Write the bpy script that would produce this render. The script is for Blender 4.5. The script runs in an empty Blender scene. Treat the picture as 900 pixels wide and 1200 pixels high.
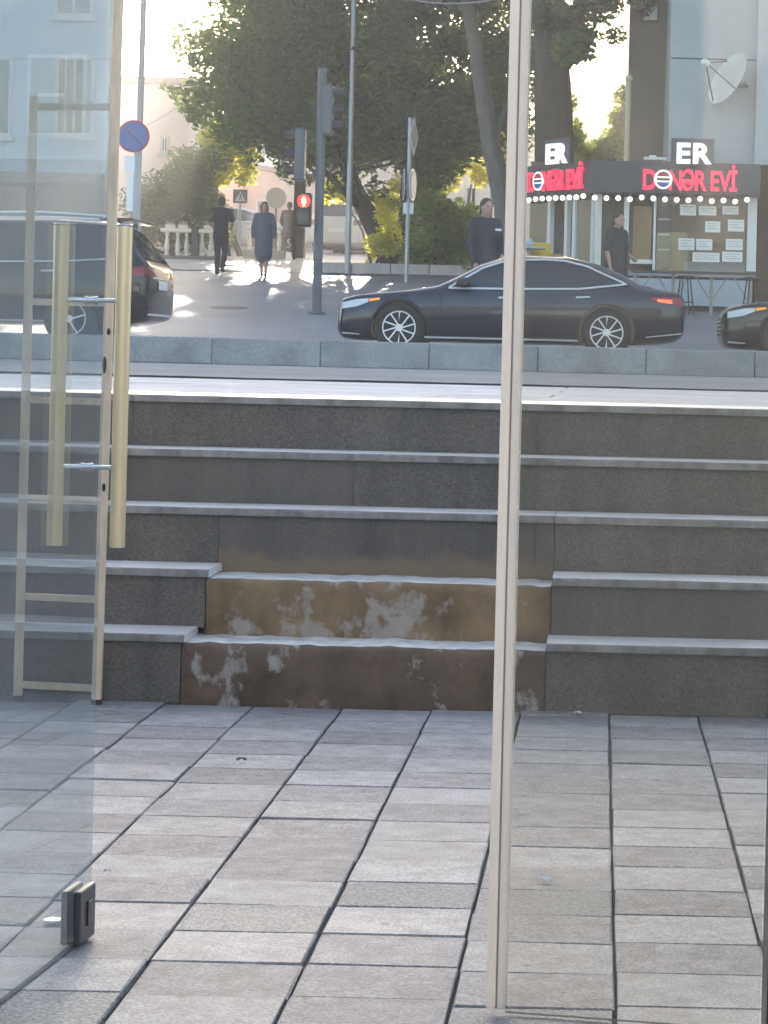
import bpy, bmesh, math, random
import numpy as np
from mathutils import Vector, Matrix
from mathutils import noise as mn
from mathutils.bvhtree import BVHTree
R = math.radians
random.seed(7); RNG = np.random.default_rng(7)
SC = bpy.context.scene
COL = SC.collection

# ------------------------------------------------------------------ camera
FPX, PX0, PY0, ROLL, EYE = 2800.0, 706.0, 432.0, R(1.4), 0.95
cd = bpy.data.cameras.new('camera'); cam = bpy.data.objects.new('camera', cd); COL.objects.link(cam)
cam.matrix_world = Matrix.Translation((0, 0, EYE)) @ Matrix.Rotation(R(90), 4, 'X') @ Matrix.Rotation(ROLL, 4, 'Z')
cd.sensor_width = 36; cd.lens = FPX / 1200 * 36
cd.shift_x = -(PX0 - 450) / 1200; cd.shift_y = (PY0 - 600) / 1200
cd.clip_start = 0.05; cd.clip_end = 6000
SC.camera = cam
# ------------------------------------------------------------------ sky and sun
SUN_AZ, SUN_EL = R(-7.0), R(14.0)
w = bpy.data.worlds.new('World'); SC.world = w; w.use_nodes = True
nt = w.node_tree; bg = nt.nodes['Background']
sky = nt.nodes.new('ShaderNodeTexSky'); sky.sky_type = 'NISHITA'; sky.sun_disc = False
sky.sun_elevation = SUN_EL; sky.sun_rotation = SUN_AZ; sky.air_density = 1.0; sky.dust_density = 1.6; sky.ozone_density = 0.7
nt.links.new(sky.outputs[0], bg.inputs[0]); bg.inputs[1].default_value = 0.13
sl = bpy.data.lights.new('sun', 'SUN'); sl.energy = 4.0; sl.angle = R(0.5); sl.color = (1.0, 0.88, 0.74)
so = bpy.data.objects.new('sun', sl); COL.objects.link(so)
sd = Vector((math.sin(SUN_AZ) * math.cos(SUN_EL), math.cos(SUN_AZ) * math.cos(SUN_EL), math.sin(SUN_EL)))
so.rotation_mode = 'QUATERNION'; so.rotation_quaternion = (-sd).to_track_quat('-Z', 'Y')
SC.view_settings.view_transform = 'Standard'; SC.view_settings.look = 'None'
SC.view_settings.exposure = 2.3; SC.view_settings.gamma = 1.0
SC.render.engine = 'CYCLES'
cy = SC.cycles; cy.use_adaptive_sampling = True; cy.adaptive_threshold = 0.02; cy.max_bounces = 6; cy.diffuse_bounces = 3; cy.glossy_bounces = 3; cy.transmission_bounces = 4; cy.transparent_max_bounces = 12; cy.volume_bounces = 0

# ------------------------------------------------------------------ places
def P(px, py, d):
    """the world point that lies d metres down the street behind a point of the photograph"""
    u, v = px - PX0, py - PY0
    c, s = math.cos(ROLL), math.sin(ROLL)
    return Vector(((u * c + v * s) * d / FPX, d, EYE - (-u * s + v * c) * d / FPX))
PROF = [(22.3, 1.02), (33.3, 1.10), (36.5, 1.2), (45, 2.06), (57, 3.07), (75, 4.35), (140, 7.5), (400, 15), (1500, 22), (4000, 24)]
def g(d):
    for (a, za), (b, zb) in zip(PROF, PROF[1:]):
        if d <= b: return za + (zb - za) * (d - a) / (b - a)
    return PROF[-1][1]
def G(px, py):
    """point of the uphill street seen at a pixel"""
    d = 24.0
    while d < 300 and P(px, py, d).z > g(d): d += 0.1
    return P(px, py, d)
def S(d): return FPX / d        # pixels per metre

# ------------------------------------------------------------------ materials
MATS = {}
def mat(name, col, rough=0.6, metal=0.0, var=0.0, scale=6.0, bump=0.0, bscale=40.0, spec=0.5, emit=None, estr=0.0, col2=None, stretch=(1, 1, 1), fine=0.0, coat=0.0, detail=6.0, objvar=0.0, spots=0.0):
    if name in MATS: return MATS[name]
    m = bpy.data.materials.new(name); m.use_nodes = True; t = m.node_tree; n = t.nodes; L = t.links.new
    b = n['Principled BSDF']
    b.inputs['Base Color'].default_value = (*col, 1); b.inputs['Roughness'].default_value = rough
    b.inputs['Metallic'].default_value = metal; b.inputs['Specular IOR Level'].default_value = spec
    b.inputs['Coat Weight'].default_value = coat; b.inputs['Coat Roughness'].default_value = 0.04
    if emit: b.inputs['Emission Color'].default_value = (*emit, 1); b.inputs['Emission Strength'].default_value = estr
    if var or bump or fine or objvar:
        tc = n.new('ShaderNodeTexCoord'); mp = n.new('ShaderNodeMapping'); mp.inputs['Scale'].default_value = stretch
        oi = n.new('ShaderNodeObjectInfo'); ad = n.new('ShaderNodeVectorMath'); ad.operation = 'MULTIPLY_ADD'
        cb = n.new('ShaderNodeCombineXYZ')
        for k in range(3): L(oi.outputs['Random'], cb.inputs[k])
        L(cb.outputs[0], ad.inputs[0]); ad.inputs[1].default_value = (37, 51, 23); L(tc.outputs['Object'], ad.inputs[2])
        L(ad.outputs[0], mp.inputs[0])
        last = None
        if var:
            nz = n.new('ShaderNodeTexNoise'); nz.inputs['Scale'].default_value = scale; nz.inputs['Detail'].default_value = detail; nz.inputs['Roughness'].default_value = 0.65
            L(mp.outputs[0], nz.inputs['Vector'])
            cr = n.new('ShaderNodeValToRGB'); cr.color_ramp.elements[0].position = 0.3; cr.color_ramp.elements[1].position = 0.7
            c2 = col2 or tuple(min(1, c * (1 + var)) for c in col)
            c1 = col if col2 else tuple(c * (1 - var) for c in col)
            cr.color_ramp.elements[0].color = (*c1, 1); cr.color_ramp.elements[1].color = (*c2, 1)
            L(nz.outputs[0], cr.inputs[0]); last = cr.outputs[0]
        if fine:
            n2 = n.new('ShaderNodeTexNoise'); n2.inputs['Scale'].default_value = bscale; n2.inputs['Detail'].default_value = 3
            L(ad.outputs[0], n2.inputs['Vector'])
            mr = n.new('ShaderNodeMapRange'); mr.inputs[1].default_value = 0.3; mr.inputs[2].default_value = 0.7; mr.inputs[3].default_value = 1 - fine; mr.inputs[4].default_value = 1 + fine
            L(n2.outputs[0], mr.inputs[0])
            mx = n.new('ShaderNodeVectorMath'); mx.operation = 'SCALE'
            if last: L(last, mx.inputs[0])
            else: mx.inputs[0].default_value = col
            L(mr.outputs[0], mx.inputs['Scale']); last = mx.outputs[0]
        if spots:
            vo = n.new('ShaderNodeTexVoronoi'); vo.inputs['Scale'].default_value = 9; L(ad.outputs[0], vo.inputs['Vector'])
            nq = n.new('ShaderNodeTexNoise'); nq.inputs['Scale'].default_value = 70; L(ad.outputs[0], nq.inputs['Vector'])
            m1 = n.new('ShaderNodeMath'); m1.operation = 'MULTIPLY_ADD'; m1.inputs[1].default_value = .12; L(nq.outputs[0], m1.inputs[0]); L(vo.outputs['Distance'], m1.inputs[2])
            mr = n.new('ShaderNodeMapRange'); mr.inputs[1].default_value = .10; mr.inputs[2].default_value = .16; mr.inputs[3].default_value = 1 - spots; mr.inputs[4].default_value = 1.0
            L(m1.outputs[0], mr.inputs[0]); mx = n.new('ShaderNodeVectorMath'); mx.operation = 'SCALE'; L(last, mx.inputs[0]); L(mr.outputs[0], mx.inputs['Scale']); last = mx.outputs[0]
        if objvar:
            mr = n.new('ShaderNodeMapRange'); mr.inputs[3].default_value = 1 - objvar; mr.inputs[4].default_value = 1 + objvar
            L(oi.outputs['Random'], mr.inputs[0])
            mx = n.new('ShaderNodeVectorMath'); mx.operation = 'SCALE'
            if last: L(last, mx.inputs[0])
            else: mx.inputs[0].default_value = col
            L(mr.outputs[0], mx.inputs['Scale']); last = mx.outputs[0]
        if last: L(last, b.inputs['Base Color'])
        if bump:
            n3 = n.new('ShaderNodeTexNoise'); n3.inputs['Scale'].default_value = bscale; n3.inputs['Detail'].default_value = 5
            L(ad.outputs[0], n3.inputs['Vector'])
            bp = n.new('ShaderNodeBump'); bp.inputs['Strength'].default_value = bump; bp.inputs['Distance'].default_value = 0.01
            L(n3.outputs[0], bp.inputs['Height']); L(bp.outputs[0], b.inputs['Normal'])
    MATS[name] = m
    return m
def leafmat(name, c, tr=0.45, tc=None):
    if name in MATS: return MATS[name]
    m = bpy.data.materials.new(name); m.use_nodes = True; t = m.node_tree; n = t.nodes; L = t.links.new
    n.remove(n['Principled BSDF']); out = n['Material Output']
    at = n.new('ShaderNodeAttribute'); at.attribute_name = 'shade'
    def ramp(c):
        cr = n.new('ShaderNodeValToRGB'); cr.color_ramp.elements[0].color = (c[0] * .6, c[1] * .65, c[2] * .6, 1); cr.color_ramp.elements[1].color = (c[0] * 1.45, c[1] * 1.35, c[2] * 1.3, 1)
        L(at.outputs['Fac'], cr.inputs[0]); return cr.outputs[0]
    d = n.new('ShaderNodeBsdfPrincipled'); d.inputs['Roughness'].default_value = 0.55; d.inputs['Specular IOR Level'].default_value = 0.3; L(ramp(c), d.inputs['Base Color'])
    tl = n.new('ShaderNodeBsdfTranslucent'); L(ramp(tc or (c[0] * 2.0, c[1] * 2.1, c[2] * 0.8)), tl.inputs[0])
    mx = n.new('ShaderNodeMixShader'); mx.inputs[0].default_value = tr
    L(d.outputs[0], mx.inputs[1]); L(tl.outputs[0], mx.inputs[2]); L(mx.outputs[0], out.inputs[0])
    MATS[name] = m; return m
def glassmat(name, tint, dust=0.05, dustcol=(0.8, 0.82, 0.84), rough=0.0):
    """a clear pane: what passes straight through, what the two faces reflect, and a film of dust"""
    if name in MATS: return MATS[name]
    m = bpy.data.materials.new(name); m.use_nodes = True; t = m.node_tree; n = t.nodes; L = t.links.new
    n.remove(n['Principled BSDF']); out = n['Material Output']
    ge = n.new('ShaderNodeNewGeometry'); mr = n.new('ShaderNodeMapRange'); mr.inputs[3].default_value = 1.5; mr.inputs[4].default_value = 1 / 1.5
    L(ge.outputs['Backfacing'], mr.inputs[0])
    fr = n.new('ShaderNodeFresnel'); L(mr.outputs[0], fr.inputs[0])
    tb = n.new('ShaderNodeBsdfTransparent'); tb.inputs[0].default_value = (*tint, 1)
    gl = n.new('ShaderNodeBsdfGlossy'); gl.inputs['Roughness'].default_value = rough
    df = n.new('ShaderNodeBsdfDiffuse'); df.inputs[0].default_value = (*dustcol, 1)
    tc = n.new('ShaderNodeTexCoord'); nz = n.new('ShaderNodeTexNoise'); nz.inputs['Scale'].default_value = 3; nz.inputs['Detail'].default_value = 6
    L(tc.outputs['Object'], nz.inputs['Vector'])
    m2 = n.new('ShaderNodeMapRange'); m2.inputs[1].default_value = .3; m2.inputs[2].default_value = .7; m2.inputs[3].default_value = dust * .6; m2.inputs[4].default_value = dust * 1.4
    L(nz.outputs[0], m2.inputs[0])
    a = n.new('ShaderNodeMixShader'); L(m2.outputs[0], a.inputs[0]); L(tb.outputs[0], a.inputs[1]); L(df.outputs[0], a.inputs[2])
    b = n.new('ShaderNodeMixShader'); L(fr.outputs[0], b.inputs[0]); L(a.outputs[0], b.inputs[1]); L(gl.outputs[0], b.inputs[2])
    L(b.outputs[0], out.inputs[0]); MATS[name] = m; return m

# ------------------------------------------------------------------ mesh helpers
def link(name, me, m=None, parent=None, smooth=False):
    o = bpy.data.objects.new(name, me); COL.objects.link(o)
    if m is not None and not me.materials: me.materials.append(m)
    if parent: o.parent = parent
    if smooth:
        me.polygons.foreach_set('use_smooth', [True] * len(me.polygons))
    return o
def empty(name, loc=(0, 0, 0), rz=0):
    o = bpy.data.objects.new(name, None); COL.objects.link(o); o.location = loc; o.rotation_euler = (0, 0, rz); o.empty_display_size = 0.1
    return o
def tag(o, label, cat, group=None):
    o['label'] = label; o['category'] = cat
    if group: o['group'] = group
    return o
def thing(name, label, cat, loc=(0, 0, 0), rz=0, group=None): return tag(empty(name, loc, rz), label, cat, group)
def struct(o): o['kind'] = 'structure'; return o
class MB:
    """collects shapes, then becomes one mesh object"""
    def __init__(s): s.bm = bmesh.new()
    def box(s, x0, x1, y0, y1, z0, z1, bev=0.0, mtx=None):
        vs = [s.bm.verts.new((x, y, z)) for x in (x0, x1) for y in (y0, y1) for z in (z0, z1)]
        fs = [s.bm.faces.new([vs[i] for i in f]) for f in ((0, 1, 3, 2), (4, 6, 7, 5), (0, 4, 5, 1), (2, 3, 7, 6), (0, 2, 6, 4), (1, 5, 7, 3))]
        if bev:
            es = list({e for f in fs for e in f.edges})
            r = bmesh.ops.bevel(s.bm, geom=es, offset=bev, segments=1, affect='EDGES'); vs = list({v for f in r['faces'] for v in f.verts} | {v for v in vs if v.is_valid})
        if mtx is not None: bmesh.ops.transform(s.bm, matrix=mtx, verts=vs)
        return s
    def bar(s, a, b, wx, wy, up=(0, 0, 1)):
        a, b = Vector(a), Vector(b); q = (b - a).to_track_quat('Z', 'Y'); M = Matrix.Translation(a) @ q.to_matrix().to_4x4()
        return s.box(-wx / 2, wx / 2, -wy / 2, wy / 2, 0, (b - a).length, mtx=M)
    def tube(s, pts, rads, seg=10, cap=True):
        pts = [Vector(p) for p in pts]
        if not hasattr(rads, '__len__'): rads = [rads] * len(pts)
        rings = []
        prev = None
        for i, p in enumerate(pts):
            t = (pts[min(i + 1, len(pts) - 1)] - pts[max(i - 1, 0)]).normalized()
            if prev is None: n = t.orthogonal().normalized()
            else:
                n = prev - t * prev.dot(t); n = n.normalized() if n.length > 1e-6 else t.orthogonal().normalized()
            prev = n; b = t.cross(n)
            rings.append([s.bm.verts.new(p + (n * math.cos(2 * math.pi * k / seg) + b * math.sin(2 * math.pi * k / seg)) * rads[i]) for k in range(seg)])
        for r0, r1 in zip(rings, rings[1:]):
            for k in range(seg): s.bm.faces.new((r0[k], r0[(k + 1) % seg], r1[(k + 1) % seg], r1[k]))
        if cap: s.bm.faces.new(rings[0][::-1]); s.bm.faces.new(rings[-1])
        return s
    def lathe(s, prof, c=(0, 0, 0), seg=16, axis=None):
        M = Matrix.Translation(c)
        if axis is not None: M = M @ Vector(axis).to_track_quat('Z', 'Y').to_matrix().to_4x4()
        rings = [[s.bm.verts.new(M @ Vector((r * math.cos(2 * math.pi * k / seg), r * math.sin(2 * math.pi * k / seg), z))) for k in range(seg)] for r, z in prof]
        for r0, r1 in zip(rings, rings[1:]):
            for k in range(seg): s.bm.faces.new((r0[k], r0[(k + 1) % seg], r1[(k + 1) % seg], r1[k]))
        s.bm.faces.new(rings[0][::-1]); s.bm.faces.new(rings[-1])
        return s
    def ball(s, c, r, sx=1, sy=1, sz=1, seg=12):
        bmesh.ops.create_uvsphere(s.bm, u_segments=seg, v_segments=seg // 2 + 2, radius=r, matrix=Matrix.Translation(c) @ Matrix.Diagonal((sx, sy, sz, 1)))
        return s
    def prism(s, poly, y0, y1):
        """outline in x,z pushed from y0 to y1"""
        a = [s.bm.verts.new((x, y0, z)) for x, z in poly]; b = [s.bm.verts.new((x, y1, z)) for x, z in poly]
        n = len(poly); s.bm.faces.new(a); s.bm.faces.new(b[::-1])
        for i in range(n): s.bm.faces.new((a[i], b[i], b[(i + 1) % n], a[(i + 1) % n]))
        return s
    def mesh(s, name):
        bmesh.ops.recalc_face_normals(s.bm, faces=s.bm.faces[:])
        me = bpy.data.meshes.new(name); s.bm.to_mesh(me); s.bm.free(); return me
    def build(s, name, m, parent=None, smooth=False, bevel=0.0):
        o = link(name, s.mesh(name), m, parent, smooth)
        if smooth: o.data.set_sharp_from_angle(angle=R(40))
        return o
def evaluated(o):
    dg = bpy.context.evaluated_depsgraph_get()
    me = bpy.data.meshes.new_from_object(o.evaluated_get(dg)); return me
def grid_sheet(name, xs, prof, m, parent=None):
    """a ground sheet: profile (depth, height) carried across xs"""
    verts = [(x, d, z) for d, z in prof for x in xs]; n = len(xs)
    faces = [(j * n + i, j * n + i + 1, (j + 1) * n + i + 1, (j + 1) * n + i) for j in range(len(prof) - 1) for i in range(n - 1)]
    me = bpy.data.meshes.new(name); me.from_pydata(verts, [], faces); return link(name, me, m, parent)

# ------------------------------------------------------------------ ground and roads
M_earth = mat('earth', (0.16, 0.15, 0.14), 0.9, var=0.3, scale=0.5)
M_asph = mat('asphalt', (0.185, 0.195, 0.215), 0.55, var=0.22, scale=0.35, bump=0.25, bscale=60, fine=0.12)
M_asph2 = mat('near asphalt', (0.20, 0.21, 0.225), 0.8, spec=.15, var=0.15, scale=0.6, bump=0.2, bscale=60, fine=0.1)
M_pave = mat('far pavement', (0.42, 0.38, 0.34), 0.7, var=0.2, scale=0.6, fine=0.1, bscale=20)
xs = [-1500, -300, -60, -30, -15, -8, -4, 0, 4, 8, 15, 30, 60, 300, 1500]
base = [(-12, -.09), (7.7, -.09), (7.72, .74), (13.9, .74), (13.95, .79), (22.2, .86), (22.35, .93)] + [(d, z - .09) for d, z in PROF[1:]]
struct(grid_sheet('ground', xs, base, M_earth))
struct(grid_sheet('near_road', [x for x in xs if abs(x) <= 300], [(14.09, .842), (18, .874), (22.0, .905)], M_asph2))
struct(grid_sheet('street', [x for x in xs if abs(x) <= 300], [(22.29, 1.02), (33.3, 1.10), (36.5, 1.2), (45, 2.06), (57, 3.07), (62, 3.43)], M_asph))
struct(grid_sheet('far_pavement', [x for x in xs if abs(x) <= 60], [(56.5, 3.05), (57, 3.085), (75, 4.36), (140, 7.51)], M_pave))

# ------------------------------------------------------------------ plaza paving
M_joint = mat('joint sand', (0.085, 0.08, 0.075), 0.95, var=0.3, scale=30)
plaza = struct(grid_sheet('plaza', [-6, -2, 0, 2, 6], [(2.6, -.012), (4.5, -.012), (6.75, -.012)], M_joint))
TILE = [mat('light paving', (0.265, 0.255, 0.256), 0.58, var=0.28, scale=16, fine=0.38, bscale=210, bump=0.3, objvar=0.10, spots=.5),
        mat('pinkish paving', (0.203, 0.192, 0.194), 0.6, var=0.32, scale=18, fine=0.42, bscale=190, bump=0.35, objvar=0.12, spots=.5),
        mat('worn paving', (0.13, 0.125, 0.122), 0.55, var=0.55, scale=130, bump=0.8, bscale=170, fine=0.3, objvar=0.06, col2=(0.34, 0.33, 0.32))]
TW, TD = 0.245, 0.1995
tile_me = []
for k, tm in enumerate(TILE):
    for q in range(6):
        b = MB(); rr = random.Random(k * 7 + q)
        b.box(-TW / 2 + .0028, TW / 2 - .0028, -TD / 2 + .0009, TD / 2 - .0009, -.03, 0, bev=.0024)
        for v in b.bm.verts: v.co += Vector((rr.uniform(-.0012, .0012), rr.uniform(-.0006, .0006), rr.uniform(-.0012, .0003)))
        me = b.mesh('paving_tile'); me.materials.append(tm); tile_me.append(me)
worn = {(-1, 6), (0, 6), (0, 3), (-1, 3), (-2, 5), (0, 2), (-3, 4)}
for c in range(-7, 4):
    off = random.uniform(-.05, .05)
    for r in range(-1, 20):
        y = 6.585 - TD * (r + .5) + off
        if y < 2.79 or y > 6.66: continue
        kind = 0 if (r + c) % 2 == 0 else 1
        if random.random() < .14: kind = 1 - kind
        if (r >= 11 and random.random() < .22 and c < 0): kind = 2
        o = bpy.data.objects.new('paving_tile', tile_me[kind * 6 + random.randrange(6)]); COL.objects.link(o); o.parent = plaza
        o.location = (0.042 + TW * (c + .5) + random.uniform(-.0012, .0012), y + random.uniform(-.0008, .0008), random.uniform(-.0025, .0012))
        o.rotation_euler = (random.uniform(-.006, .006), random.uniform(-.005, .005), random.uniform(-.003, .003) + (math.pi if random.random() < .5 else 0))
# the shop's own floor behind the threshold
struct(MB().box(-3, 3, -3.5, 2.58, -.05, -.004).build('floor', mat('interior floor', (.50, .46, .42), .35, var=.1)))
struct(MB().box(-3, 3, 2.585, 2.69, -.05, .004, bev=.003).build('threshold', mat('threshold stone', (.3, .29, .28), .5, var=.1)))

# ------------------------------------------------------------------ steps
M_ris = mat('dark granite', (0.088, 0.079, 0.070), 0.66, var=0.25, scale=2.6, fine=0.42, bscale=230, bump=0.2, objvar=0.08, col2=(0.142, 0.126, 0.108), stretch=(2.6, 2.6, .6))
M_tre = mat('tread stone', (0.76, 0.725, 0.705), 0.33, var=0.2, scale=4, fine=0.15, bscale=120, bump=0.1)
M_edge = mat('tread edge grime', (0.33, 0.315, 0.30), 0.6, var=0.5, scale=14, col2=(0.12, 0.11, 0.10), stretch=(1, 1, .4))
steps = thing('stone_steps', 'five dark granite steps with pale treads and a worn brown middle', 'steps', (0, 6.6, 0))
TOPS = [.189, .352, .515, .675, .835]; DS = [6.6, 6.8, 7.02, 7.24, 7.48, 14.0]
X_L, X_R = -6.0, 7.0
def ux(px, d): return (px - PX0) * d / FPX
def tread(x0, x1, i, th=.022, nose=.014, d1=None):
    d1 = d1 or DS[i + 1] + .01
    # a sawn slab whose front arris is nicked and slightly wavy
    b = MB(); n = max(6, int((x1 - x0) / .03)); prev = None; yf = DS[i] - nose; zt_ = TOPS[i]; rr = random.Random(int(x0 * 1000) + i)
    for k in range(n + 1):
        x = x0 + .001 + (x1 - x0 - .002) * k / n
        w_ = .0022 * mn.noise((x * 4, i * 3.1, 0)) + .0012 * mn.noise((x * 23, i * 7.7, 1)); c_ = rr.uniform(.004, .010) if rr.random() < .05 else .0022 + rr.random() * .0012
        v = [b.bm.verts.new(q) for q in ((x, d1, zt_ - th), (x, yf + .001 + w_, zt_ - th), (x, yf + w_, zt_ - th + .003), (x, yf + w_, zt_ - c_), (x, yf + w_ + c_, zt_ + .0012 * mn.noise((x * 3, i, 4))), (x, d1, zt_))]
        if prev:
            for a in range(6): b.bm.faces.new((prev[a], v[a], v[(a + 1) % 6], prev[(a + 1) % 6]))
        else: b.bm.faces.new(v)
        prev = v
    b.bm.faces.new(prev[::-1])
    o = b.build('tread_slab', M_tre, steps); o.location.y = -6.6; o.data.materials.append(M_edge)
    for p in o.data.polygons:
        if p.normal.y < -.6: p.material_index = 1
    return o
def riser(x0, x1, i, d=None, zb=None):
    zb = (TOPS[i - 1] if i else 0) - .004 if zb is None else zb
    o = MB().box(x0 + .0004, x1 - .0004, DS[i], DS[i] + .03, zb, TOPS[i] - .0222, bev=.001).build('riser_slab', M_ris, steps); o.location.y = -6.6
    return o
def stain_mat():
    m = M_ris.copy(); m.name = 'stained granite'; t = m.node_tree; n = t.nodes; L = t.links.new; b = n['Principled BSDF']; src = b.inputs['Base Color'].links[0].from_socket
    tc = n.new('ShaderNodeTexCoord'); sp = n.new('ShaderNodeSeparateXYZ'); L(tc.outputs['Object'], sp.inputs[0])
    nz = n.new('ShaderNodeTexNoise'); nz.inputs['Scale'].default_value = 11; nz.inputs['Detail'].default_value = 8; L(tc.outputs['Object'], nz.inputs['Vector'])
    ma = n.new('ShaderNodeMath'); ma.operation = 'MULTIPLY_ADD'; L(nz.outputs[0], ma.inputs[0]); ma.inputs[1].default_value = .17; L(sp.outputs[2], ma.inputs[2])
    mr = n.new('ShaderNodeMapRange'); mr.inputs[1].default_value = .435; mr.inputs[2].default_value = .485; mr.inputs[3].default_value = .85; mr.inputs[4].default_value = 0; L(ma.outputs[0], mr.inputs[0])
    mx = n.new('ShaderNodeMix'); mx.data_type = 'RGBA'; L(mr.outputs[0], mx.inputs['Factor']); L(src, mx.inputs['A']); mx.inputs['B'].default_value = (.21, .15, .098, 1); L(mx.outputs['Result'], b.inputs['Base Color']); return m
stained = stain_mat()
XM0 = [ux(220, 6.6), ux(247, 6.8)]; XM1 = [ux(648, 6.6), ux(653, 6.8)]
for i in (0, 1):
    for a, b in ((X_L, -2.6), (-2.6, XM0[i]), (XM1[i], 1.45), (1.45, 3.1), (3.1, X_R)):
        riser(a, b, i); tread(a + (0 if a == X_L else 0), b + (.012 if b == XM0[i] else 0), i)
seams = [[X_L, -3.1, XM0[1], XM1[1], 2.9, X_R], [X_L, -2.6, ux(418, 7.24), 1.5, 3.4, X_R], [X_L, -2.9, ux(345, 7.48) - .5, .75, 2.6, X_R]]
for i in (2, 3, 4):
    sx = seams[i - 2]
    for a, b in zip(sx, sx[1:]):
        ro = riser(a, b, i, zb=TOPS[1] - .05 if i == 2 else None)
        if i == 2 and a == XM0[1]: ro.data.materials.clear(); ro.data.materials.append(stained); ro['label'] = 'riser slab stained brown along its foot'
        if i < 4: tread(a, b, i)
        else: tread(a, b, i, d1=8.1)
    rs = random.Random(i)
# the core the steps are built on, and the worn middle where the slabs are gone
core = MB()
for i in range(5):
    core.box(X_L, X_R, DS[i] + .031, DS[i] + .5, -.08, TOPS[i] - .06 - .0015 * i)
o = core.build('step_core', mat('old mortar', (.12, .1, .085), .9, var=.3, scale=12), steps); o.location.y = -6.6
def worn_mat(name, base, light, seed, thr):
    m = bpy.data.materials.new(name); m.use_nodes = True; t = m.node_tree; n = t.nodes; L = t.links.new; b = n['Principled BSDF']; b.inputs['Roughness'].default_value = .85
    tc = n.new('ShaderNodeTexCoord'); mp = n.new('ShaderNodeMapping'); mp.inputs['Location'].default_value = (seed, seed * 2, seed * 3); mp.inputs['Scale'].default_value = (1.0, 1, .75); L(tc.outputs['Object'], mp.inputs[0])
    def noise(s, d=8, r=.6):
        q = n.new('ShaderNodeTexNoise'); q.inputs['Scale'].default_value = s; q.inputs['Detail'].default_value = d; q.inputs['Roughness'].default_value = r; L(mp.outputs[0], q.inputs['Vector']); return q.outputs[0]
    c1 = n.new('ShaderNodeValToRGB'); e = c1.color_ramp.elements; e[0].position = .32; e[0].color = (*[v * .45 for v in base], 1); e[1].position = .62; e[1].color = (*base, 1)
    k = e.new(.78); k.color = (base[0] * 1.5, base[1] * 1.45, base[2] * 1.3, 1)
    L(noise(5.5), c1.inputs[0])
    c2 = n.new('ShaderNodeValToRGB'); c2.color_ramp.elements[0].position = thr; c2.color_ramp.elements[1].position = thr + .06; L(noise(8.5, 9, .62), c2.inputs[0])
    c3 = n.new('ShaderNodeValToRGB'); c3.color_ramp.elements[0].color = (*[v * .6 for v in light], 1); c3.color_ramp.elements[1].color = (*light, 1); L(noise(30), c3.inputs[0])
    mx = n.new('ShaderNodeMix'); mx.data_type = 'RGBA'; L(c2.outputs[0], mx.inputs['Factor']); L(c1.outputs[0], mx.inputs['A']); L(c3.outputs[0], mx.inputs['B'])
    L(mx.outputs['Result'], b.inputs['Base Color'])
    bp = n.new('ShaderNodeBump'); bp.inputs['Strength'].default_value = .5; bp.inputs['Distance'].default_value = .006
    ad = n.new('ShaderNodeMath'); ad.operation = 'ADD'; L(c2.outputs[0], ad.inputs[0]); L(noise(45), ad.inputs[1]); L(ad.outputs[0], bp.inputs['Height']); L(bp.outputs[0], b.inputs['Normal'])
    return m
def worn_block(i, name_mat, zoff):
    x0, x1, d0 = XM0[i] + .002, XM1[i] - .002, DS[i] + .004
    zt = TOPS[i] - zoff; zb = (TOPS[i - 1] - .03) if i else -.01
    bm = bmesh.new(); nx, nz, nd = 90, 14, 14
    rows = []
    def top(x): return zt + .005 * mn.noise((x * 6, i * 9.0, 0)) + .004 * mn.noise((x * 22, i * 5.0, 3))
    for j in range(nz + 1):
        row = []
        for k in range(nx + 1):
            x = x0 + (x1 - x0) * k / nx; z = zb + (top(x) - zb) * j / nz
            y = d0 + .010 * mn.noise((x * 5, z * 8, i * 3.0)) + .004 * mn.noise((x * 25, z * 25, i)) + (.010 if j == nz else .003 if j == nz - 1 else 0)
            row.append(bm.verts.new((x, y, z)))
        rows.append(row)
    for j in range(1, nd + 1):
        row = []
        for k in range(nx + 1):
            x = x0 + (x1 - x0) * k / nx; y = d0 + .012 + (DS[i + 1] + .03 - d0 - .012) * j / nd
            row.append(bm.verts.new((x, y, top(x) + .003 * mn.noise((x * 14, y * 14, i)))))
        rows.append(row)
    for r0, r1 in zip(rows, rows[1:]):
        for k in range(nx):
            f = bm.faces.new((r0[k], r0[k + 1], r1[k + 1], r1[k])); f.material_index = 1 if r0 in rows[nz:] else 0
    me = bpy.data.meshes.new('worn_core'); bm.to_mesh(me); bm.free()
    me.materials.append(name_mat); me.materials.append(mat('bare mortar top', (.60, .58, .56), .55, var=.3, scale=14, bump=.3, bscale=60))
    o = link('worn_core', me, None, steps, True); o.location.y = -6.6
    return o
worn_block(0, worn_mat('brown worn plaster', (.175, .122, .085), (.44, .395, .36), 3.3, .57), .024)['label'] = 'worn brown core with pale flaked patches'
worn_block(1, worn_mat('tan worn plaster', (.275, .188, .108), (.44, .375, .315), 8.1, .53), .026)['label'] = 'worn tan core with pale flaked patches'

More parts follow.
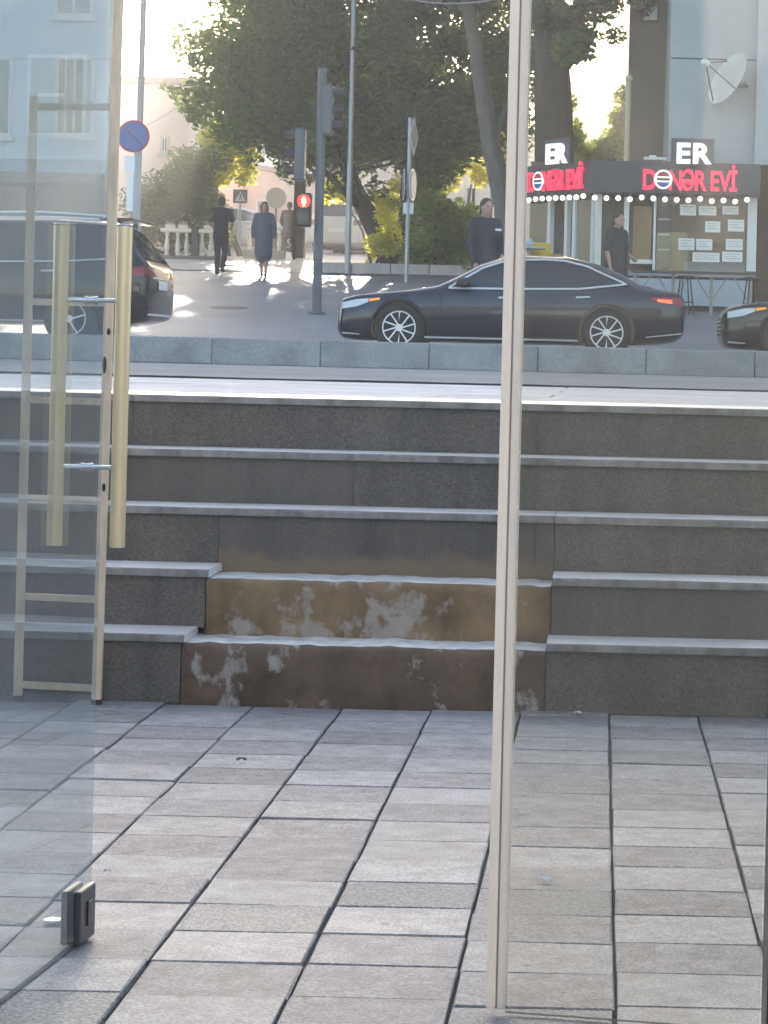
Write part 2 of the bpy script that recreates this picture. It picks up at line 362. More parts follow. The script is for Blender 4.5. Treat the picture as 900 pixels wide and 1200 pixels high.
for k, (px, py, w_, lab) in enumerate(((677, 838, .012, 'white paper scrap at the foot of the right steps'), (283, 893, .014, 'brown dry leaf on the paving below the worn steps'), (640, 1034, .016, 'pale sliver of litter right of the milky seal'), (126, 1025, .008, 'tiny pale scrap on the paving beside the glass door'))):
    d = EYE * FPX / (py - 432 - (px - 706) * .0244); q = P(px, py, d)
    b = MB(); pts = [(-1, 0), (-.4, .5), (.5, .45), (1, .1), (.3, -.5), (-.6, -.4)]
    ring = [b.bm.verts.new((a * w_, c * w_ * .7, .003 + .004 * ((k + i) % 3))) for i, (a, c) in enumerate(pts)]; ctr = b.bm.verts.new((0, 0, .010))
    for i in range(6): b.bm.faces.new((ring[i], ring[(i + 1) % 6], ctr))
    o = b.build('litter', mat('paper scrap', (.75, .74, .72), .8) if k != 1 else mat('dry leaf', (.16, .11, .07), .8)); o.location = (q.x, q.y, .001); md = o.modifiers.new('t', 'SOLIDIFY'); md.thickness = .0008
    tag(o, lab, 'litter')

# ------------------------------------------------------------------ upper landing, edging, kerb
landing = struct(grid_sheet('landing', [-6, 0, 7], [(8.11, .80), (13.98, .80)], M_joint))
M_land = mat('landing slab', (0.50, 0.49, 0.495), 0.8, spec=.15, var=0.15, scale=3, fine=0.1, bscale=60, objvar=.06)
lm = MB().box(-.596, .596, -.482, .482, -.04, 0, bev=.003).mesh('landing_slab'); lm.materials.append(M_land)
for r in range(6):
    for c in range(-5, 6):
        o = bpy.data.objects.new('landing_slab', lm); COL.objects.link(o); o.parent = landing
        o.location = (c * 1.2 + (.4 if r % 2 else 0), 8.11 + .49 + r * .978, .835 + random.uniform(-.001, .001))
# thin dark lip on the far edge of the landing
b = MB(); bm = b.bm; prev = None
for k in range(0, 241):
    x = -6 + 13 * k / 240; h = .0115 + .005 * mn.noise((x * 1.3, 2, 0)) + .003 * mn.noise((x * 6, 1, 0))
    v = [bm.verts.new((x, 13.985, .8)), bm.verts.new((x, 13.99, .835 + h)), bm.verts.new((x, 14.07, .835 + h * .8)), bm.verts.new((x, 14.085, .8))]
    if prev:
        for a in range(3): bm.faces.new((prev[a], v[a], v[a + 1], prev[a + 1]))
    prev = v
struct(b.build('edging_strip', mat('dark edging', (.025, .025, .027), .7)))
M_kerb = mat('kerb concrete', (0.30, 0.305, 0.31), 0.7, var=0.25, scale=3, fine=0.15, bscale=50, bump=.1, objvar=.03)
kerb = thing('median_kerb', 'long low kerb of grey concrete blocks along the street', 'kerb', (0, 22, .9))
km = MB().box(-.4975, .4975, 0, .27, 0, .246, bev=.008).mesh('kerb_block'); km.materials.append(M_kerb)
for k in range(-14, 16):
    o = bpy.data.objects.new('kerb_block', km); COL.objects.link(o); o.parent = kerb
    o.location = (ux(757, 22) + .5 + k, random.uniform(-.006, .006), random.uniform(-.004, .004))

# ------------------------------------------------------------------ entrance: shopfront wall, glass doors
FR = 3.35                                   # depth of the shopfront
ent = thing('entrance_building', 'dark door jamb of the building the view looks out of', 'building', (0, FR, 0))
def part(b, name, m, parent, smooth=False): return b.build(name, m, parent, smooth)
M_stucco = mat('entrance render', (.20, .19, .18), .8, var=.12, scale=2)
M_room = mat('room wall', (.76, .71, .65), .8, var=.08)
b = MB(); b.box(-9, -3.0, .0, .3, 0, 9); part(b, 'front_wall', M_stucco, ent)
b = MB(); b.box(3.0, 10, .0, .3, 0, 9); part(b, 'front_wall', M_stucco, ent)
b = MB(); b.box(-2.999, 2.999, .0, .3, 6.0, 9); part(b, 'lintel', M_stucco, ent)
b = MB(); b.box(P(898, 1000, FR).x + .004, .299, -.03, .08, 0, 2.349, bev=.004); part(b, 'door_jamb', mat('black jamb', (.012, .012, .013), .4), ent)['label'] = 'black upright door jamb'
b = MB(); b.box(-.999, -.955, -.03, .08, 0, 2.349, bev=.004); part(b, 'door_jamb', MATS['black jamb'], ent)
b = MB(); b.box(-3.0, -2.9, -6.8, -.01, 0, 2.9); b.box(2.9, 3.0, -6.8, -.01, 0, 2.9); b.box(-2.89, 2.89, -6.8, -6.7, 0, 2.9); part(b, 'room_wall', M_room, ent)

M_glass = glassmat('clear door glass', (.90, .935, .94), .075)
M_glass2 = glassmat('warm door glass', (.955, .95, .92), .004)
M_brass = mat('brushed brass', (.80, .66, .43), .33, metal=.4, var=.08, scale=3, stretch=(60, 60, 1))
M_chrome = mat('chrome', (.75, .74, .72), .15, metal=1.0)
M_steel = mat('brushed steel', (.16, .155, .155), .35, metal=1.0, var=.1, scale=8)
M_gedge = mat('glass edge', (.42, .50, .47), .2)
AZ = R(5)
FE = Vector((-.8215, 3.915, 0))              # foot of the free edge
door = thing('glass_door', 'frameless glass door standing open with tall brass pull handles', 'door', FE, -AZ)
# local frame: -Y runs from the free edge back to the hinge, X is the face normal
LD = .565
me = MB().box(-.005, .005, -LD, 0, .0025, 2.3).mesh('glass_pane'); me.materials.append(M_glass); me.materials.append(M_gedge); me.materials.append(mat('pane foot', (.05, .05, .05), .9))
for p in me.polygons:
    if p.normal.z > .5: p.material_index = 1
    if p.normal.z < -.5: p.material_index = 2
link('glass_pane', me, None, door)
for sx in (-1, 1):
    b = MB(); b.lathe([(.0122, .643), (.0125, .646), (.0125, 1.157), (.0122, 1.160)], (sx * .052, -.06, 0), 20)
    h = b.build('pull_handle', M_brass, door, True)
    b = MB(); b.lathe([(.0128, 1.1601), (.0132, 1.1606), (.0132, 1.1626), (.012, 1.164)], (sx * .052, -.06, 0), 20); b.build('end_cap', M_chrome, h, True)
for z in (1.04, .771):
    b = MB(); b.lathe([(.0036, -.0395), (.0036, -.011), (.007, -.0105), (.007, -.0055), (.0055, -.0055), (.0055, .0055), (.007, .0055), (.007, .0105), (.0036, .011), (.0036, .0395)], (0, -.06, z), 14, axis=(1, 0, 0)); b.build('standoff', M_chrome, door, True)
b = MB()
b.box(-.0165, -.0055, -.092, -.012, .006, .092, bev=.002); b.box(.0055, .0165, -.092, -.012, .006, .092, bev=.002); b.box(-.0054, .0054, -.090, -.014, .0065, .0115)
lock = b.build('corner_lock', M_steel, door)
b = MB(); b.box(.0167, .0195, -.058, -.036, .030, .07, bev=.001); b.build('keyhole_plate', M_steel, lock)
b = MB(); b.box(-.016, -.0055, -LD, -LD + .085, .006, .07, bev=.002); b.box(.0055, .016, -LD, -LD + .085, .006, .07, bev=.002); b.build('hinge_patch', M_steel, door)
q = P(62, 1081, 4.0); dd = EYE * FPX / (1081 - 416)
q = P(62, 1081, dd)
tag(MB().lathe([(.016, 0), (.016, .002), (.0145, .003)], (q.x, q.y, .0035), 24).build('floor_socket', mat('worn aluminium', (.8, .8, .8), .35, metal=.6)), 'small round metal floor socket beside the glass door lock', 'floor socket')

# the other leaf, its free edge carrying a milky plastic seal
RF = P(583.5, 1187, EYE * FPX / (1187 - 432 + 3)); RF.z = 0
HG = Vector((P(898, 1000, FR).x + .002, FR + .09, 0)); dv = (HG - RF); LR = dv.length
ang = math.atan2(dv.y, dv.x)
leaf = thing('glass_door', 'narrow glass door leaf edged by the milky upright plastic seal', 'door', RF, ang)
me = MB().box(.012, LR, -.005, .005, .0025, 2.3).mesh('glass_pane'); me.materials.append(M_glass2); me.materials.append(M_gedge); me.materials.append(mat('pane foot', (.05, .05, .05), .9))
for p in me.polygons:
    if p.normal.z > .5: p.material_index = 1
    if p.normal.z < -.5: p.material_index = 2
link('glass_pane', me, None, leaf)
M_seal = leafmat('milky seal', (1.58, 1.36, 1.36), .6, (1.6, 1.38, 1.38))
M_seal2 = mat('seal groove', (.30, .26, .235), .4)
b = MB(); b.box(-.0165, -.0035, -.011, .011, .008, 2.3, bev=.002); b.build('edge_seal', M_seal, leaf)
b = MB(); b.box(.0005, .0115, -.011, .011, .008, 2.3, bev=.002); b.build('edge_seal', M_seal, leaf)
b = MB(); b.box(-.0034, .0004, -.004, .004, .008, 2.3); b.build('seal_groove', M_seal2, leaf)

# ------------------------------------------------------------------ ladder at the foot of the steps
M_lad = mat('tan painted wood', (.66, .53, .39), .6, var=.25, scale=5, stretch=(4, 4, 1), bump=.15, bscale=30)
M_chip = mat('chipped paint', (.05, .035, .03), .8)
ra, rb_ = P(113, 826, 6.52), P(141, -60, 6.60); la, lb = P(21, 812, 6.56), P(44, -60, 6.64)
ra.z = .002; la.z = .002
lad = thing('ladder', 'narrow tan wooden ladder with chipped paint standing before the steps', 'ladder', (ra + la) / 2)
o0 = (ra + la) / 2
PYT = 886.0
def rung_t(py): return (826 - py) / PYT
for a, c in ((ra, rb_), (la, lb)):
    MB().bar(a - o0, (c if c is rb_ else a.lerp(c, rung_t(112))) - o0, .024, .024).build('rail', M_lad, lad)
for py in (128, 359, 474.5, 590, 705, 808):
    t = rung_t(py); a, c = ra.lerp(rb_, t), la.lerp(lb, t); u = (c - a).normalized() * .0125
    MB().bar(a + u - o0, c - u - o0, .016, .018).build('rung', M_lad, lad)
for py, sz in ((431, .03), (574, .014), (392, .012)):
    a = ra.lerp(rb_, rung_t(py)) - o0
    MB().ball(a + Vector((.004 if sz < .02 else -.005, -.0135, 0)), 1, .005 if sz < .02 else .006, .0015, sz * .8).build('paint_chip', M_chip, lad)
for a, c in ((ra, rb_), (la, lb)):
    MB().bar(a - o0 - (c - a) * .0008, a - o0 + (c - a) * .006, .026, .026).build('foot', M_chip, lad)
# a prop that carries the ladder from behind, standing on the third tread
mid = ra.lerp(rb_, .68) - o0
MB().bar(mid + Vector((0, .02, 0)), Vector((P(119.5, 612, 7.1).x - o0.x, 7.1 - o0.y, .515)), .018, .022).build('prop', M_lad, lad)

# ------------------------------------------------------------------ kebab shop across the street
def text_mesh(txt, size, ext, m, name, parent, loc, rot=(R(90), 0, 0), sx=1.0, bold=.0, heavy=False):
    cu = bpy.data.curves.new('lettering', 'FONT'); cu.body = txt; cu.size = size; cu.extrude = ext; cu.offset = bold; cu.align_x = 'CENTER'; cu.resolution_u = 3
    t = bpy.data.objects.new('lettering', cu); COL.objects.link(t)
    me = evaluated(t); bpy.data.objects.remove(t); bpy.data.curves.remove(cu)
    if heavy:
        bm = bmesh.new(); bm.from_mesh(me); base_g = bm.verts[:] + bm.edges[:] + bm.faces[:]
        for q, dx in enumerate((-.014, .014)):
            r_ = bmesh.ops.duplicate(bm, geom=base_g); bmesh.ops.translate(bm, verts=[e for e in r_['geom'] if isinstance(e, bmesh.types.BMVert)], vec=(dx, dx * .5, -.002 * (q + 1)))
        bm.to_mesh(me); bm.free()
    o = link(name, me, m, parent); o.location = loc; o.rotation_euler = rot; o.scale = (sx, 1, 1); return o
SD = 45.0
def sx_(px): return ux(px, SD)
def sz_(py, px=790): return P(px, py, SD).z
M_wall = mat('blue grey render', (.36, .40, .43), .75, var=.08, scale=1.2, fine=.05, bscale=30)
M_wall2 = mat('pale pilaster', (.44, .48, .51), .7, var=.06, scale=1.5)
M_brown = mat('brown render', (.13, .115, .10), .85, var=.25, scale=.8)
M_dkglass = mat('dark window glass', (.02, .022, .025), .08, spec=.8)
M_white = mat('white frame paint', (.72, .72, .72), .45, var=.05)
M_awn = mat('charcoal fascia', (.052, .060, .078), .45, var=.1, scale=2)
zg = g(SD)
zt = sz_(190); zb = sz_(229)               # fascia top and bottom
blk = thing('corner_building', 'blue grey corner building above the kebab shop', 'building', (sx_(778), SD + .6, zg))
bx = sx_(778)
def wbox(x0, x1, y0, y1, z0, z1, name, m, parent, bev=0):
    """box given in street coordinates, stored relative to its thing"""
    b = MB(); ro = parent.location if parent.parent is None else parent.parent.location + parent.location
    b.box(x0 - ro.x, x1 - ro.x, y0 - ro.y, y1 - ro.y, z0 - ro.z, z1 - ro.z, bev=bev); return b.build(name, m, parent)
SY = SD + .6
wbox(bx, 34, SY, SY + 12, zt + .02, zt + 2.02, 'wall', M_wall, blk)
wbox(bx, 34, SY, SY + 12, zt + 2.05, zt + 13, 'wall', M_wall, blk)
wbox(bx + .02, 33.9, SY + .02, SY + 11.9, zt + 2.01, zt + 2.06, 'joint', M_awn, blk)
wbox(sx_(880), sx_(880) + 1.1, SY - .16, SY - .001, zt + .03, zt + 13, 'pilaster', M_wall2, blk)
wbox(3.2, 34, SY + .3, SY + 12, g(SD) - .5, zt + .015, 'wall', mat('dark ground floor', (.16, .13, .12), .7, var=.2, scale=1), blk)
for k, wx in enumerate((5.2, 8.4, 11.6, 14.2, 16.35, 19.4, 22.6)):
    for wz in (5.35, 8.6, 11.8):
        f = wbox(wx, wx + 1.25, SY - .03, SY - .002, wz, wz + 1.65, 'window', M_white, blk)
        for a, c in ((.06, .60), (.66, 1.19)):
            wbox(wx + a, wx + c, SY - .036, SY - .031, wz + .06, wz + 1.05, 'pane', M_dkglass, f) if False else None
        for a, c, e, h in ((.07, .40, .07, 1.58), (.46, 1.18, .07, .80), (.46, 1.18, .87, 1.58)):
            b = MB(); b.box(wx + a - blk.location.x, wx + c - blk.location.x, SY - .042 - blk.location.y, SY - .0305 - blk.location.y, wz + e - blk.location.z, wz + h - blk.location.z); b.build('pane', M_dkglass, f)
wbox(4.2, 33, SY - 1.2, SY - .2, zt - .55, zt - .15, 'shop_awning', M_awn, blk)
# brown neighbour behind the gap
bn = thing('brown_building', 'dark brown building edge beside the blue grey wall', 'building', (P(738, 200, 50).x, 50, g(50)))
x0, x1 = P(736, 100, 50).x, P(779, 100, 50).x
wbox(x0, x1 + 2, 50, 60, g(50) - .3, g(50) + 16, 'wall', M_brown, bn)
f = wbox(P(751, 5, 50).x, P(773, 5, 50).x, 49.95, 49.999, P(760, 27, 50).z, P(760, 3, 50).z, 'window', mat('dark frame', (.06, .055, .05), .6), bn)
b = MB(); lo = bn.location
b.box(P(754, 5, 50).x - lo.x, P(770, 5, 50).x - lo.x, 49.93 - lo.y, 49.949 - lo.y, P(760, 24, 50).z - lo.z, P(760, 6, 50).z - lo.z); b.build('pane', M_dkglass, f)

# the shop itself
shop = thing('kebab_shop', 'small corner kebab shop with red lettering, round bulbs and glazed front', 'shop', (sx_(688), SD, zg))
so_ = shop.location
cx0, cx1 = sx_(688), sx_(886)
fs = MB().box(0, cx1 - cx0, 0, .5, zt - .62 - zg + .0, zt - zg, bev=.01).build('fascia', M_awn, shop)
zb = zt - .62
LA = R(128)                                 # direction of the receding side, from the corner
ld = Vector((math.cos(LA), math.sin(LA), 0)); LLEN = 2.6
M_side = Matrix.Rotation(LA, 4, 'Z')
b = MB(); b.box(0, LLEN, 0.0, .5, zt - .62 - zg, zt - zg - .01, bev=.01); bmesh.ops.transform(b.bm, matrix=Matrix.Rotation(LA + math.pi, 4, 'Z') @ Matrix.Translation((-LLEN, 0, 0)), verts=b.bm.verts[:]); b.build('fascia', M_awn, shop)
M_red = mat('red sign letters', (.72, .02, .07), .4, emit=(1, .03, .11), estr=.3)
M_wlet = mat('white sign letters', (.8, .8, .8), .4, emit=(1, 1, 1), estr=.2)
M_emb = [mat('emblem white', (.8, .8, .8), .4, emit=(1, 1, 1), estr=.2), mat('emblem red', (.55, .03, .05), .4), mat('emblem blue', (.03, .12, .35), .4), mat('emblem dark', (.02, .03, .06), .5)]
def sign(par, o, rz, k, kz):
    """the shop's name: red letters on the fascia, white letters on a dark board above"""
    Rz = Matrix.Rotation(rz, 3, 'Z')
    def at(u, v, out): return o + Rz @ Vector((u * k, -out, v * kz))
    rot = (R(90), 0, rz)
    text_mesh('D', .52, .03, M_red, 'sign_letter', par, at(-.66, -.04, .04), rot, k * .80, .014)
    x = [-.10, .12, .33, .62, .80, .93]
    for ch, u in zip('NƏREVİ', (-.135, .115, .36, .655, .865, 1.035)):
        text_mesh(ch, .52, .03, M_red, 'sign_letter', par, at(u, -.04, .04), rot, k * .74, 0 if ch == 'Ə' else .012, ch == 'Ə')
    for ch, u in (('E', -.0), ('R', .36)):
        text_mesh(ch, .52, .03, M_wlet, 'sign_letter', par, at(u, .47, .06), rot, k * 1.15, .02)
    b = MB(); b.box(-.24 * k, .63 * k, .02, .05, -.06, .46); e = b.build('sign_board', M_awn, par); e.location = at(0, .47, .06); e.rotation_euler = (0, 0, rz)
    c = at(-.385, .145, .05)
    def disc(m, r0, z0, z1, out, nm, pr):
        pts = [(r0 * math.cos(a), r0 * math.sin(a)) for a in np.linspace(0, 2 * math.pi, 33)[:-1]]
        pts = [(px * k, min(max(pz, z0), z1)) for px, pz in pts]
        b = MB(); b.prism(pts, -out, .0); q = b.build(nm, m, pr); return q
    em = disc(M_emb[0], .185, -1, 1, .03, 'emblem', par); em.location = c; em.rotation_euler = (0, 0, rz)
    disc(M_emb[1], .145, .055, 1, .036, 'emblem_band', em); disc(M_emb[2], .145, -1, -.055, .036, 'emblem_band', em)
    b = MB(); b.box(-.13 * k, .13 * k, -.036, 0, -.022, .022); b.build('emblem_band', M_emb[3], em)
    b = MB(); b.prism([(-.03 * k, .18), (.02 * k, .185), (.05 * k, .25), (.02 * k, .25)], -.03, 0); b.build('emblem_leaf', M_emb[3], em)
sign(shop, Vector((sx_(794) - cx0, -.001, zb + .14 - zg)), 0, .93, 1.0)
mid = ld * 1.25
sign(shop, Vector((mid.x, mid.y, zb + .15 - zg)) , LA - math.pi, .92, 1.0)
# bulbs along the foot of both fascias
M_bulb = mat('bulb glass', (.85, .85, .83), .3, emit=(1, .97, .9), estr=.4)
M_cord = mat('black cord', (.015, .015, .015), .6)
bme = MB().ball((0, 0, 0), .052, seg=12).mesh('bulb'); bme.materials.append(M_bulb)
bme.polygons.foreach_set('use_smooth', [True] * len(bme.polygons))
hme = MB().lathe([(.02, .05), (.02, .1), (.012, .11)], seg=8).mesh('bulb_holder'); hme.materials.append(M_cord)
def bulb(p):
    o = bpy.data.objects.new('bulb', bme); COL.objects.link(o); o.parent = shop; o.location = p
    h = bpy.data.objects.new('bulb_holder', hme); COL.objects.link(h); h.parent = o
n = 14
for k in range(n):
    bulb(((cx1 - cx0 - .1) * (k + .3) / n, -.08 + random.uniform(-.02, .02), zb - .075 - zg + random.uniform(-.03, .015)))
for k in range(12):
    p = ld * (.15 + LLEN * k / 12); bulb((p.x - .06, p.y - .05, zb - .06 - zg + random.uniform(-.012, .012)))
MB().tube([(k * (cx1 - cx0) / 20, -.08, zb + .03 - zg - (.012 if k % 2 else 0)) for k in range(21)], .008, 6).build('cord', M_cord, shop)
# glazed front below the fascia
def shopbox(px0, px1, y0, y1, py0, py1, name, m, bev=0, par=None):
    x0, x1 = sx_(px0) - so_.x, sx_(px1) - so_.x; z1, z0 = P((px0 + px1) / 2, py0, SD).z - so_.z, P((px0 + px1) / 2, py1, SD).z - so_.z
    b = MB(); b.box(x0, x1, y0, y1, z0, z1, bev=bev); return b.build(name, m, par or shop)
M_inner = mat('warm shop interior', (.20, .13, .07), .7, var=.45, scale=1.6, col2=(.06, .05, .04))
M_tanp = mat('tan panel', (.27, .185, .10), .6, var=.2, scale=3)
M_base = mat('pale base panel', (.46, .53, .60), .6, var=.08, scale=2)
M_paper = mat('paper', (.78, .78, .76), .7, var=.05)
M_sglass = glassmat('shop glass', (.85, .87, .87), .02)
shopbox(612, 886, 2.3, 2.4, 180, 360, 'back_wall', M_inner)
shopbox(692, 880, .35, .45, 326, 357, 'base_panel', M_base)
shopbox(690, 884, .30, .52, 317, 323, 'sill', mat('grey sill', (.3, .31, .33), .5))
for a, c in ((688, 694), (696.5, 700), (727, 733), (873, 884), (762, 765)):
    shopbox(a, c, .32, .44, 229, 317, 'mullion', M_white)
shopbox(738, 760, .36, .40, 240, 308, 'panel', M_tanp); shopbox(735, 763, .33, .42, 303, 308, 'panel_trim', M_white)
shopbox(741, 743, .345, .36, 243, 302, 'panel_trim', MATS['tan panel'])
shopbox(766, 783, .5, 1.6, 232, 312, 'drinks_cabinet', mat('dark cabinet', (.05, .045, .045), .4, var=.5, scale=2))
for py in (254, 272, 290): shopbox(768, 782, .47, .5, py, py + 2, 'cabinet_shelf', M_white)
shopbox(766, 873, .34, .35, 231, 317, 'shop_glass', M_sglass)
shopbox(785, 872, .7, .74, 235, 316, 'display_board', M_tanp)
shopbox(800, 872, .62, .68, 305, 317, 'counter_panel', M_base)
for a, c, e, h in ((793, 812, 238, 251), (815, 836, 240, 251), (843, 862, 240, 250), (823, 841, 258, 271), (850, 869, 256, 270), (792, 811, 278, 292), (813, 832, 279, 292), (848, 868, 279, 292), (809, 841, 295, 306), (844, 868, 294, 306)):
    p = shopbox(a, c, .328, .333, e, h, 'menu_sheet', M_paper)
    for q in range(3):
        shopbox(a + 2.5, c - 2.5 - (q % 2) * 4, .3265, .3278, e + 2.4 + q * (h - e - 4) / 3, e + 3.2 + q * (h - e - 4) / 3, 'print_line', mat('grey print', (.4, .4, .4), .7), par=p)
# side of the shop running back from the corner
def sidebox(u0, u1, v0, v1, z0, z1, name, m):
    b = MB(); b.box(-u1, -u0, v0, v1, z0, z1); bmesh.ops.transform(b.bm, matrix=Matrix.Rotation(LA + math.pi, 4, 'Z'), verts=b.bm.verts[:]); return b.build(name, m, shop)
H1 = zb - zg
for u in (.05, .75, 1.0, 1.55, 2.5): sidebox(u, u + .09, .2, .3, .0, H1 - .004, 'mullion', M_white)
sidebox(.14, .75, .24, .25, .2, H1 - .1, 'shop_glass', M_sglass); sidebox(1.64, 2.5, .24, .25, .2, H1 - .1, 'shop_glass', M_sglass)
sidebox(.0, 2.6, 1.2, 1.3, 0, H1, 'inner_wall', mat('dim inner wall', (.20, .16, .13), .8, var=.3))
sidebox(1.8, 2.1, .5, .8, .9, 1.75, 'meat_spit', mat('grey steel spit', (.25, .23, .22), .4, var=.3))
# wooden counter with crossed legs along the front
cn = thing('street_counter', 'long timber counter on crossed legs in front of the shop', 'counter', (sx_(735), SD - .6, g(SD - .6)))
zc = P(800, 318, SD - .6).z - cn.location.z; wl = sx_(880) - sx_(735)
M_timb = mat('grey timber', (.33, .31, .29), .7, var=.2, scale=4)
MB().box(0, wl, -.2, .2, zc - .04, zc, bev=.005).build('counter_top', mat('dark counter top', (.07, .06, .055), .5, var=.2), cn)
for k in range(4):
    x = .1 + (wl - .2) * k / 3
    MB().box(x - .03, x + .03, -.03, .03, 0, zc - .041).build('post', M_timb, cn)
for k in range(3):
    x = .1 + (wl - .2) * k / 3; w3 = (wl - .2) / 3
    MB().bar((x + .04, 0, zc - .5), (x + .32, 0, zc - .05), .035, .03).build('brace', M_timb, cn)
    MB().bar((x + w3 - .04, 0, zc - .5), (x + w3 - .32, 0, zc - .05), .035, .03).build('brace', M_timb, cn)
for px in (803, 881):
    st = thing('bar_stool', 'dark tall bar stool at the %s of the street counter' % ('middle' if px < 850 else 'right end'), 'stool', (P(px, 330, SD - 1.0).x, SD - 1.0, g(SD - 1.0)), .3, 'stools at the street counter')
    MB().lathe([(.15, .70), (.16, .715), (.155, .74)], seg=14).build('seat', M_cord, st)
    for a in range(4):
        c, s = math.cos(a * math.pi / 2 + .78), math.sin(a * math.pi / 2 + .78)
        MB().tube([(c * .19, s * .19, 0), (c * .1, s * .1, .70)], .013, 6).build('leg', M_cord, st)
    MB().tube([(.16 * math.cos(a), .16 * math.sin(a), .25) for a in np.linspace(0, 2 * math.pi, 13)], .009, 6).build('foot_ring', M_cord, st)
# satellite dish on the wall
dp = P(853, 92, SY - .55)
dish = thing('satellite_dish', 'large tilted white satellite dish on the blue grey wall', 'satellite dish', dp); dish.scale = (1.3, 1.0, 1.3)
ax = Vector((-.78, -.45, .42)).normalized()
b = MB(); b.lathe([(.005, .09), (.12, .082), (.24, .06), (.34, .03), (.41, 0), (.415, -.004), (.41, -.012), (.33, .016), (.2, .05), (.05, .072), (.004, .076)][::-1], (0, 0, 0), 36, axis=-ax)
b.build('reflector', mat('dish paint', (.55, .56, .55), .5, var=.12, scale=4), dish, True)
tip = ax * .42 + Vector((0, 0, .02))
for e in (Vector((0, .15, -.38)), Vector((.2, -.25, -.22)), Vector((-.18, .1, .3))):
    e2 = e - ax * e.dot(ax); MB().tube([e2.normalized() * .39, tip], .012, 6).build('feed_arm', M_steel, dish)
b = MB(); b.lathe([(.035, -.06), (.05, -.02), (.05, .05), (.03, .07)], tip, 12, axis=ax); b.build('feed_horn', M_white, dish, True)
MB().tube([-ax * .08, -ax * .2, Vector((.26, .22, -.05)), Vector((.3, .54, -.05))], .03, 8).build('mount_arm', M_steel, dish)
# floodlight tube on the roof edge
fl = thing('flood_light', 'white tubular lamp on the fascia edge beside the white letters', 'lamp', (sx_(762), SD + .2, zt + .0))
MB().box(-.22, .22, -.05, .05, .05, .10, bev=.01).build('housing', M_white, fl); MB().box(-.12, .02, -.09, -.051, .04, .13, bev=.01).build('lens', M_white, fl); MB().box(-.02, .02, -.02, .02, 0, .049).build('bracket', M_steel, fl)

# ------------------------------------------------------------------ houses up the street
M_pink = mat('pink beige render', (.74, .60, .54), .8, var=.08, scale=.6)
M_cream = mat('cream render', (.62, .52, .44), .8, var=.08, scale=.6)
M_roof = mat('roof sheet', (.30, .22, .19), .8, var=.2)
M_trim = mat('pale trim', (.55, .50, .47), .7)
def house(name, label, px0, px1, d, py_top, depth, m, wins, roof=.25, right_slope=0.0):
    x0, x1 = ux(px0, d), ux(px1, d); z0 = g(d) - .4; z1 = P((px0 + px1) / 2, py_top, d).z
    h = thing(name, label, 'house', (x0, d, z0))
    b = MB(); W = x1 - x0; H = z1 - z0
    b.prism([(0, 0), (W, 0), (W, H - right_slope), (0, H)], 0, depth); b.build('wall', m, h)
    if roof:
        b = MB(); b.prism([(-.25, H + .003), (W + .25, H - right_slope + .003), (W + .25, H - right_slope + roof), (-.25, H + roof)], -.3, depth + .3); b.build('roof', M_roof, h)
    for (a, c, e, f) in wins:
        wx0, wx1 = P(a, e, d).x - x0, P(c, e, d).x - x0; wz1, wz0 = P((a + c) / 2, e, d).z - z0, P((a + c) / 2, f, d).z - z0
        w_ = MB().box(wx0, wx1, -.05, -.002, wz0, wz1).build('window', M_trim, h)
        MB().box(wx0 + .09, wx1 - .09, -.07, -.051, wz0 + .09, wz1 - .09).build('pane', M_dkglass, w_)
        MB().box((wx0 + wx1) / 2 - .025, (wx0 + wx1) / 2 + .025, -.082, -.0705, wz0 + .09, wz1 - .09).build('glazing_bar', M_trim, w_)
        MB().box(wx0 - .08, wx1 + .08, -.14, -.0505, wz0 - .1, wz0 - .003).build('sill', M_trim, w_)
    return h
house('pink_house', 'pink beige house wall at the left in the glare', -420, 214, 72, 92, 6, M_pink, [(40, 70, 165, 215), (100, 128, 165, 215), (188, 199, 160, 180)], .2)
tb_ = house('reflection_block', 'added blue grey block standing in for the reflection in the open glass door', -900, 119, 58, -330, 1.2, mat('cool grey render', (.40, .46, .50), .8, var=.08, scale=.5), [(66, 112, 66, 160), (-30, 16, 66, 160), (66, 112, -70, 20)], .2)  # made-up block in place of the facade mirrored in the door glass
MB().box(0, ux(119, 58) - ux(-900, 58) - .02, -.3, -.003, 0, P(60, 203, 58).z - tb_.location.z).build('ground_floor', mat('brown plinth storey', (.30, .25, .22), .8, var=.15, scale=.8), tb_)
house('low_house', 'low pale pink house with sloping cornice behind the walkers', 252, 372, 80, 192, 8, mat('pale rose render', (.58, .46, .42), .8, var=.06, scale=.5), [(300, 316, 233, 262), (342, 350, 236, 268)], .16, .55)
house('wide_house', 'cream house with tall windows behind the trees', 372, 640, 84, 160, 8, M_cream, [(385, 398, 226, 262), (430, 446, 222, 268), (545, 560, 218, 262), (572, 586, 218, 262)], .2)
house('tall_house', 'tall pale block far behind the tree crown', 262, 420, 120, 60, 10, mat('far pale render', (.55, .46, .42), .8, var=.06, scale=.3), [(270, 283, 168, 192), (300, 312, 168, 192), (340, 352, 168, 192)], .2)
house('gap_house', 'house in the gap beside the brown building, orange sunlight painted on its wall', 640, 780, 105, 112, 8, mat('sun tone render', (.78, .55, .33), .8, var=.15, scale=.5), [(663, 672, 128, 150), (703, 715, 128, 150)], .15)  # the wall is backlit; its sunlight is put into the orange colour

